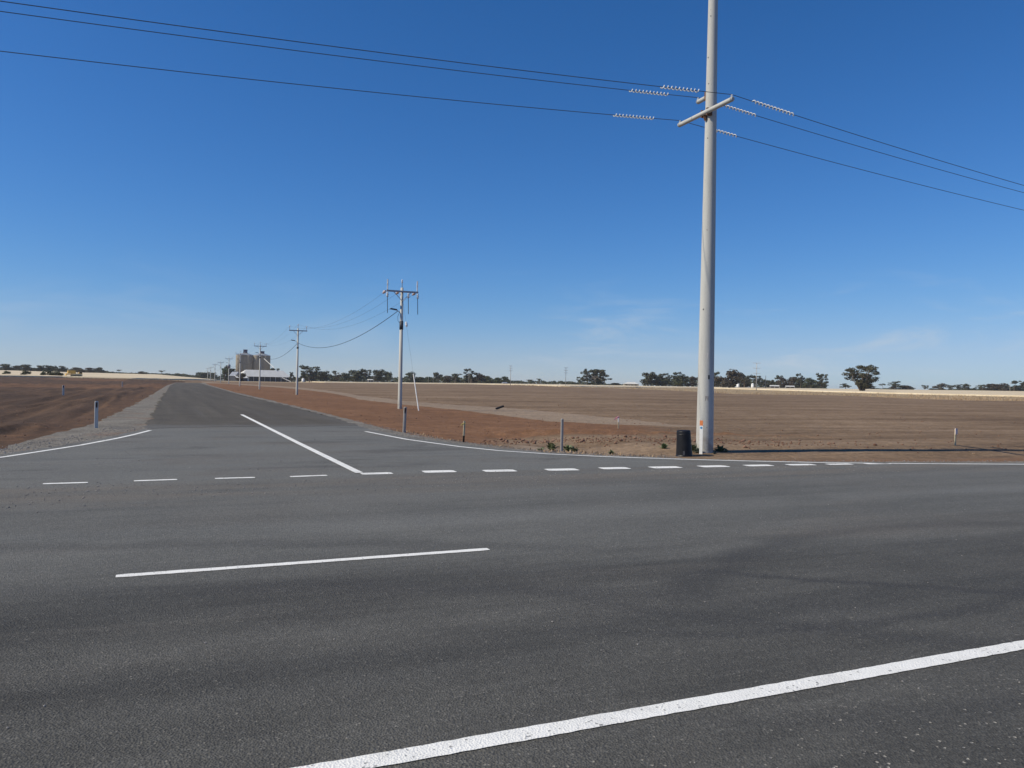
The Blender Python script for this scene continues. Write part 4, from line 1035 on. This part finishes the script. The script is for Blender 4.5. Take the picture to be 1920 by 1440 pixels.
# transformer on the fifth pole
f5 = [o for o in C.objects if o.get('label') == PLAB[4]][0]
MB().lathe([(.15, 5.3), (.5, 5.35), (.52, 6.3), (.45, 6.4), (.1, 6.45)], 14).obj('transformer', m_steel, f5, smooth=True)
def conductor(xoff, zoff, sag, rad, mat, label, name, cat, firstx=None, last=9):
    pts = []
    A = []
    for i, (p, sc) in enumerate(ALOC[:last]):
        x = xoff if (i or firstx is None) else firstx[0]; z = zoff if (i or firstx is None) else firstx[1]
        y = -.13 if (i and xoff) else (.5 if firstx and not i else 0)
        A.append(p + U * x + V * y + Vector((0, 0, z * sc)))
    for a, b in zip(A, A[1:]):
        for k in range(24):
            t = k / 24; q = a.lerp(b, t); q.z -= 4 * sag * t * (1 - t); pts.append(q)
    pts.append(A[-1])
    return tag(MB().tube(pts, rad, 5).obj(name, mat), label, cat, 'lines along the side road poles')
conductor(-1.1, H + .32, 1.25, .006, m_wire, 'left thin bare wire strung between the small poles', 'overhead_wire', 'power line', (-1.26, H - .41))
conductor(0, H + .54, 1.25, .006, m_wire, 'middle thin bare wire strung between the tops of the small poles', 'overhead_wire', 'power line', (-.30, H - .41))
conductor(1.1, H + .32, 1.25, .006, m_wire, 'right thin bare wire strung between the small poles', 'overhead_wire', 'power line', (.94, H - .41))
conductor(.0, 6.7, 1.5, .022, m_cable, 'thick black bundled cable sagging between the small poles', 'bundled_cable', 'cable', (-.13, 6.95))
# guy wire
p0, sc0 = ALOC[0]; ga = at(785, 768, 54.6); ga.z = gz(ga.x, ga.y); gt = p0 + Vector((.12, 0, 7.6))
gd = empty('guy_wire', ga, 'thin guy wire with white ground guard right of the nearest small pole', 'guy wire')
tv = gt - ga
MB().tube([(0, 0, -.1), tv], .0045, 5).obj('stay', m_wire, gd)
MB().tube([(0, 0, 0), tv * .335], .036, 8).obj('guard', m_white, gd)
q = tv * .80; MB().tube([q - tv.normalized() * .2, q - tv.normalized() * .1, q + tv.normalized() * .1, q + tv.normalized() * .2], [.04, .085, .085, .04], 10).obj('guy_insulator', m_porc, gd)

# ------------------------------------------------------------------ distant poles
def far_pole(px, top, base, D, arms, label, rad=.16, mat=m_conc2, aw=1.4):
    p = at(px, HOR(px), D); b = zt(p.x, p.y); h = at(px, top, D).z - b
    e = empty('line_pole', (p.x, p.y, b), label, 'pole', 'distant line poles', face_cam(p.x, p.y) + .2)
    MB().lathe([(rad, -.6), (rad * .7, h)], 10).obj('shaft', mat, e, smooth=True)
    for k in range(arms):
        z = h - .2 - k * aw; a = MB().box((0, -.16, z), (3.6 if aw > 2 else 2.1, .14, .16)).obj('crossarm', mat, e)
        for x in ((-1.7, 1.7) if aw > 2 else (-.95, .95)): MB().lathe([(.05, 0), (.09, .12), (.05, .3)], 8, (x, -.16, z + .08)).obj('insulator', m_porc, a)
far_pole(957, 685.5, 722, 470, 3, 'thin pale line pole rising from the green trees in mid skyline', .18)
far_pole(1060.5, 689, 726, 440, 3, 'thin grey line pole between the low hedge and the ragged gums', .18, m_steel)
far_pole(1418, 680, 731, 400, 3, 'tall pale steel pole with three long crossarms right of the big pole', .2, m_conc, 2.6)
far_pole(1435.3, 704.5, 728, 500, 0, 'dark bare post right of the three armed pole', .2, m_dsteel)
far_pole(879, 696, 719.5, 500, 0, 'thin pale post in front of the brown tree clump', .1)
far_pole(772, 696, 719, 520, 1, 'thin dark post in front of the dome tree by the nearest small pole', .09, m_dsteel)
far_pole(701, 703, 716, 500, 0, 'thin pale post right of the small white open shed', .09)
far_pole(803, 707, 719, 500, 0, 'short pale post, left one of a pair in the centre left skyline', .07)
far_pole(812, 706, 719, 500, 0, 'short pale post, right one of a pair in the centre left skyline', .07)
far_pole(1893.5, 716, 737, 480, 0, 'thin pale pole in front of the far right thicket', .12)

# paddock fence beyond the bare soil
fa = [hit(a, b) for a, b in ((960, 721.7), (1060, 725.0), (1150, 727))]
fe = empty('paddock_fence', fa[0], 'low wire paddock fence on pale posts along the far edge of the soil', 'fence')
prev = None
for i in range(24):
    t = i / 23 * 2; k = min(1, int(t)); p = fa[k].lerp(fa[k + 1], t - k); z = zt(p.x, p.y); q = Vector((p.x, p.y, z)) - fa[0]
    MB().tube([q + Vector((0, 0, -.3)), q + Vector((0, 0, 1.25))], .09, 6).obj('fence_post', m_wallp, fe)
    if prev is not None:
        mb = MB()
        for h in (.4, .75, 1.1): mb.tube([prev + Vector((0, 0, h)), q + Vector((0, 0, h))], .012, 4)
        mb.obj('fence_wire', m_steel, fe)
    prev = q

# ------------------------------------------------------------------ small things by the road
def guide_post(px, py, hpx, label, mat, refl=True, w=.10, yaw=None, tilt=0):
    p = g(px, py) if py < 1400 else None; h = hpx * p.y / F
    e = empty('guide_post', p, label, 'guide post', 'roadside guide posts', math.atan2(U.y, U.x) + (yaw or 0)); e.rotation_euler.y = tilt
    mb = MB(); n = 9; vs = []                       # slightly curved flexible blade with a rounded top
    for z, k in ((-.2, 1), (h - .03, 1), (h, .8)):
        for sgn in (-1, 1):
            for i in range(n):
                x = (-.5 + i / (n - 1)) * w * k; y = .012 * (1 - (2 * i / (n - 1) - 1) ** 2) * (-1) + sgn * .006
                vs.append((x, y, z))
    fs = []
    for L in (0, 1):
        o0, o1 = L * 2 * n, (L + 1) * 2 * n
        for i in range(n - 1):
            fs.append((o0 + i, o0 + i + 1, o1 + i + 1, o1 + i)); fs.append((o0 + n + i + 1, o0 + n + i, o1 + n + i, o1 + n + i + 1))
        fs.append((o0 + n, o0, o1, o1 + n)); fs.append((o0 + n - 1, o0 + 2 * n - 1, o1 + 2 * n - 1, o1 + n - 1))
    t0 = 4 * n
    for i in range(n - 1): fs.append((t0 + i, t0 + i + 1, t0 + n + i + 1, t0 + n + i))
    mb.add(vs, fs); mb.obj('blade', mat, e, smooth=True)
    if refl:
        MB().box((.0, -.024, h - .115), (w * .42, .012, .15)).obj('reflector', m_refl, e)
        MB().box((.0, -.024, h - .205), (w * .42, .010, .018)).obj('reflector_trim', m_dsteel, e)
    return e
guide_post(180, 806, 54, 'pale grey guide post with dark reflector on the left gravel shoulder', m_gpost2, True, .112, .35)
guide_post(757.5, 812, 49, 'blue grey guide post right of the nearest small pole', m_gpost, True, .105, -.25, .03)
guide_post(1053, 846, 61, 'plain dark grey guide post among green weeds', m_gpost, False, .075, -.2)
guide_post(118.5, 741, 18.5, 'faint pale guide post out in the dark left field', m_gpost2, True, .16, .3)
guide_post(229, 725, 9.5, 'tiny distant guide post near the far left road edge', m_gpost2, False, .14, .3)

def stake(px, py, hpx, w, label, top, foot, split, ribbon=None, rpos=.85, rs=1.0, tilt=0):
    p = g(px, py); h = hpx * p.y / F
    e = empty('survey_stake', p, label, 'stake', 'survey stakes', .4); e.rotation_euler.y = tilt
    a = MB().box((0, 0, h * (split + 1) / 2), (w, w * .6, h * (1 - split))).obj('stake_top', top, e)
    MB().box((0, 0, h * split / 2 - .1), (w * .98, w * .58, h * split + .2)).obj('stake_foot', foot, e)
    if ribbon:
        mb = MB(); z = h * rpos
        mb.box((0, 0, z), (w * 1.25, w * .95, .035 * rs))
        for k in (0, 1):
            d = Vector((-1, -.3, 0)) if k == 0 else Vector((-.7, -.6, 0)); pts = [Vector((-w * .5, 0, z)) + d * (s * .05 * rs) + Vector((0, 0, -s * s * .012 * rs)) for s in range(3)]
            for a_, b_ in zip(pts, pts[1:]):
                hh = Vector((0, 0, .014 * rs)); o = Vector((.3, -1, 0)).normalized() * .0015
                mb.add([a_ - hh - o, b_ - hh - o, b_ + hh - o, a_ + hh - o, a_ - hh + o, b_ - hh + o, b_ + hh + o, a_ + hh + o], [(0, 1, 2, 3), (7, 6, 5, 4), (0, 4, 5, 1), (1, 5, 6, 2), (2, 6, 7, 3), (3, 7, 4, 0)])
        mb.obj('ribbon', ribbon, e)
stake(869, 830.5, 41, .05, 'wooden survey stake with dark foot and yellow ribbon at the road edge', m_wood, m_dfoot, .33, m_yelrib, .88, 1.0, .03)
stake(1159.5, 803.5, 22, .04, 'thin survey stake with pale pink ribbon out in the brown field', m_whited, m_wood, .55, m_pink, .97, 2.2)
stake(1791, 835, 31, .05, 'thin survey stake with pale flag near the pole shadow at right', m_wood, m_wood, .5, None)
sp = [o for o in C.objects if o.get('label', '').startswith('thin survey stake with pale flag')][0]
hh = 31 * sp.location.y / F
MB().box((.0, -.03, hh - .08), (.10, .02, .2)).obj('flag', simple('pale_pink_flag', (.72, .60, .56), .7), sp)

def marker():
    p = at(1314, 848.5, 21.35); h = 60 * p.y / F; e = empty('marker_post', p, 'white marker post with orange top and blue spot in front of the big pole', 'marker post', None, -.35)
    w = .084
    MB().box((0, 0, h * .42 - .1), (w, .03, h * .84 + .2)).obj('board', m_whited, e)
    MB().box((0, 0, h * .92 + .001), (w, .03, h * .16)).obj('orange_top', m_orange, e)
    MB().tube([(0, -.0145, h * .775), (0, -.0185, h * .775)], .030, 14).obj('sticker', m_blue, e)
marker()
def bin_():
    p = at(1283, 852, 20.95); h = 45.5 * p.y / F + (p.z - gz(p.x, p.y)); p.z = gz(p.x, p.y) - .005; s = p.y / F
    e = empty('plastic_bin', p, 'black tapered plastic bin standing upside down beside the big pole', 'bin', None, .4); e.rotation_euler.y = math.radians(-3)
    rb, rt_ = 15.2 * s, 12.9 * s
    prof = [(rb * 1.06, -.01), (rb * 1.06, .025), (rb * 1.0, .035), (rb * .99, .06)] + [(rb * .985 + (rt_ - rb) * k, .06 + (h - .1) * k) for k in (.2, .4, .6, .8)] + [(rt_ * 1.0, h - .05), (rt_ * .985, h - .02), (rt_ * .93, h), (rt_ * .86, h - .012), (.01, h - .012)]
    b = MB().lathe(prof, 40).obj('shell', m_black, e, smooth=True)
    MB().lathe([(rt_ * 1.012, h - .115), (rt_ * 1.026, h - .105), (rt_ * 1.022, h - .085)], 40).obj('rib', m_black, e, smooth=True)
    d = Vector((-BP.x, -BP.y, 0)).normalized(); d = rotz(-.4) @ d
    MB().box(d * (rb * 1.0) + Vector((0, 0, .10)), (.012, .05, .11), rotz(math.atan2(d.y, d.x))).obj('handle_slot', m_dsteel, e)
    MB().tube([d * (rt_ * 1.0) + Vector((0, 0, h - .17)), d * (rt_ * 1.07) + Vector((0, 0, h - .17))], .022, 10).obj('lug', m_black, e)
bin_()
pp = g(937, 767.5)
pe = empty('pipe_offcut', pp, 'dark pipe offcut lying tilted on the pale dirt track', 'pipe', None, .1)
L = 15 * pp.y / F
MB().tube([(-L / 2, 0, .03), (L / 2, .1, .26)], .085, 12).obj('pipe_shell', m_cable, pe)

def weed(px, py, s, label, mat=m_weed, n=46):
    p = g(px, py); e = empty('weed', p, label, 'weed', 'roadside weeds'); mb = MB(); st = MB()
    for k in range(n):
        a = R.uniform(0, 6.28); el = R.uniform(.25, 1.35); L = s * R.uniform(.45, 1.0); d = Vector((math.cos(a) * math.cos(el), math.sin(a) * math.cos(el), math.sin(el)))
        b = Vector((R.gauss(0, .12) * s, R.gauss(0, .12) * s, 0)); m = b + d * L * .6 + Vector((0, 0, L * .05)); t = b + d * L + Vector((0, 0, -L * .12)); sd = Vector((-math.sin(a), math.cos(a), 0)) * L * .15
        mb.add([b, m - sd, t, m + sd, m + Vector((0, 0, L * .04))], [(0, 1, 4), (1, 2, 4), (2, 3, 4), (3, 0, 4)])
        if k % 5 == 0: st.tube([b + Vector((0, 0, -.02)), m], [.006, .003], 4)
    mb.obj('leaves', mat, e); st.obj('stems', m_weed, e)
weed(1034, 844, .30, 'leafy green weed left of the plain dark guide post')
weed(1064, 846, .27, 'leafy green weed just right of the plain dark guide post')
weed(1077, 847.5, .22, 'spreading green weed, second right of the plain dark guide post')
weed(1146, 852, .17, 'small flat weed at the road edge right of the guide post weeds')
weed(1245, 841, .20, 'small green weed left of the black bin')
weed(1301, 846, .30, 'green weed between the black bin and the big pole')
weed(1307, 849, .20, 'grey weed at the left foot of the white marker post', m_weedg)
weed(1351, 846, .26, 'green weed just right of the big pole foot')
weed(1362, 847, .12, 'tiny grey weed in the big pole shadow', m_weedg, 24)
weed(1340, 851, .10, 'tiny dry weed in front of the big pole', m_weedg, 24)
weed(1013, 845, .14, 'low weed tuft at the left end of the guide post weeds', m_weed, 26)

# ------------------------------------------------------------------ light, sky
w = bpy.data.worlds.new('World'); bpy.context.scene.world = w; w.use_nodes = True
nt = w.node_tree; bg = nt.nodes['Background']
EL = math.radians(43.0); SX, SY = -.965, -.262
sky = nt.nodes.new('ShaderNodeTexSky'); sky.sky_type = 'NISHITA'; sky.sun_disc = False; sky.sun_elevation = EL; sky.sun_rotation = math.atan2(SX, SY)
sky.altitude = 0; sky.air_density = 1.0; sky.dust_density = 0; sky.ozone_density = 6.0
ssc = nt.nodes.new('ShaderNodeSeparateColor'); scc = nt.nodes.new('ShaderNodeCombineColor'); nt.links.new(sky.outputs[0], ssc.inputs[0])
for i, (k, p) in enumerate(((.319, 1.5), (.667, 1.1), (.937, 1.1))):     # deepen the blue of the clear dry air
    a = nt.nodes.new('ShaderNodeMath'); a.operation = 'POWER'; a.inputs[1].default_value = p; nt.links.new(ssc.outputs[i], a.inputs[0])
    b = nt.nodes.new('ShaderNodeMath'); b.operation = 'MULTIPLY'; b.inputs[1].default_value = k; nt.links.new(a.outputs[0], b.inputs[0])
    cap = (4.4, 7.2, 9.3)[i]; prev = b                                     # soften the glow round the sun: x / (1 + (x/cap)^4)^(1/4)
    for op, val in (('DIVIDE', cap), ('POWER', 4), ('ADD', 1), ('POWER', 1 / 4)):
        q = nt.nodes.new('ShaderNodeMath'); q.operation = op; q.inputs[1].default_value = val; nt.links.new(prev.outputs[0], q.inputs[0]); prev = q
    q = nt.nodes.new('ShaderNodeMath'); q.operation = 'DIVIDE'; nt.links.new(b.outputs[0], q.inputs[0]); nt.links.new(prev.outputs[0], q.inputs[1]); nt.links.new(q.outputs[0], scc.inputs[i])
# thin cirrus
tc = nt.nodes.new('ShaderNodeTexCoord'); mp = nt.nodes.new('ShaderNodeMapping'); mp.inputs['Scale'].default_value = (2.2, 2.2, 11); mp.inputs['Rotation'].default_value = (.05, -.12, .3); mp.inputs['Location'].default_value = (1.95, .4, .2)
nt.links.new(tc.outputs['Generated'], mp.inputs[0])
nz = nt.nodes.new('ShaderNodeTexNoise'); nz.inputs['Scale'].default_value = 2.3; nz.inputs['Detail'].default_value = 7; nz.inputs['Roughness'].default_value = .6; nz.inputs['Distortion'].default_value = .6
nt.links.new(mp.outputs[0], nz.inputs['Vector'])
rp = nt.nodes.new('ShaderNodeMapRange'); rp.inputs[1].default_value = .47; rp.inputs[2].default_value = .80; rp.inputs[4].default_value = .85; rp.interpolation_type = 'SMOOTHSTEP'; nt.links.new(nz.outputs[0], rp.inputs[0])
sx = nt.nodes.new('ShaderNodeSeparateXYZ'); nt.links.new(tc.outputs['Generated'], sx.inputs[0])
r3 = nt.nodes.new('ShaderNodeMapRange'); r3.inputs[1].default_value = -.12; r3.inputs[2].default_value = .12; r3.inputs[3].default_value = .25; r3.interpolation_type = 'SMOOTHSTEP'; nt.links.new(sx.outputs[0], r3.inputs[0])
r2 = nt.nodes.new('ShaderNodeMapRange'); r2.inputs[1].default_value = .17; r2.inputs[2].default_value = .03; r2.interpolation_type = 'SMOOTHSTEP'; nt.links.new(sx.outputs[2], r2.inputs[0])
mu = nt.nodes.new('ShaderNodeMath'); mu.operation = 'MULTIPLY'; nt.links.new(rp.outputs[0], mu.inputs[0]); nt.links.new(r2.outputs[0], mu.inputs[1])
mu0 = mu; mu = nt.nodes.new('ShaderNodeMath'); mu.operation = 'MULTIPLY'; nt.links.new(mu0.outputs[0], mu.inputs[0]); nt.links.new(r3.outputs[0], mu.inputs[1])
mx = nt.nodes.new('ShaderNodeMix'); mx.data_type = 'RGBA'; nt.links.new(mu.outputs[0], mx.inputs[0]); nt.links.new(scc.outputs[0], mx.inputs[6]); mx.inputs[7].default_value = (5.2, 6.0, 6.9, 1)
nt.links.new(mx.outputs[2], bg.inputs['Color']); bg.inputs['Strength'].default_value = .1
sd = bpy.data.lights.new('sun', 'SUN'); sd.energy = 4.55; sd.angle = math.radians(.53); sd.color = (1, .905, .72)
so = bpy.data.objects.new('sun', sd); C.objects.link(so)
dv = Vector((-SX * math.cos(EL), -SY * math.cos(EL), -math.sin(EL))); so.rotation_euler = dv.to_track_quat('-Z', 'Y').to_euler(); so.location = (-30, -10, 40)

# air
HAZE = .00009
if HAZE:
    mb = MB().box((0, 0, 14), (14600, 14600, 50)); hz = mb.obj('haze', None)
    hm = bpy.data.materials.new('haze_air'); hm.use_nodes = True; t = hm.node_tree; t.nodes.remove(t.nodes['Principled BSDF'])
    pv = t.nodes.new('ShaderNodeVolumePrincipled'); pv.inputs['Color'].default_value = (.86, .92, 1, 1); pv.inputs['Density'].default_value = HAZE; pv.inputs['Anisotropy'].default_value = .2
    t.links.new(pv.outputs[0], t.nodes['Material Output'].inputs['Volume']); hz.data.materials.append(hm); tag(hz, kind='stuff')

vs_ = bpy.context.scene.view_settings; vs_.view_transform = 'Standard'; vs_.look = 'None'; vs_.gamma = 1; vs_.exposure = 0.0
bpy.context.scene.cycles.max_bounces = 6; bpy.context.scene.cycles.volume_bounces = 1
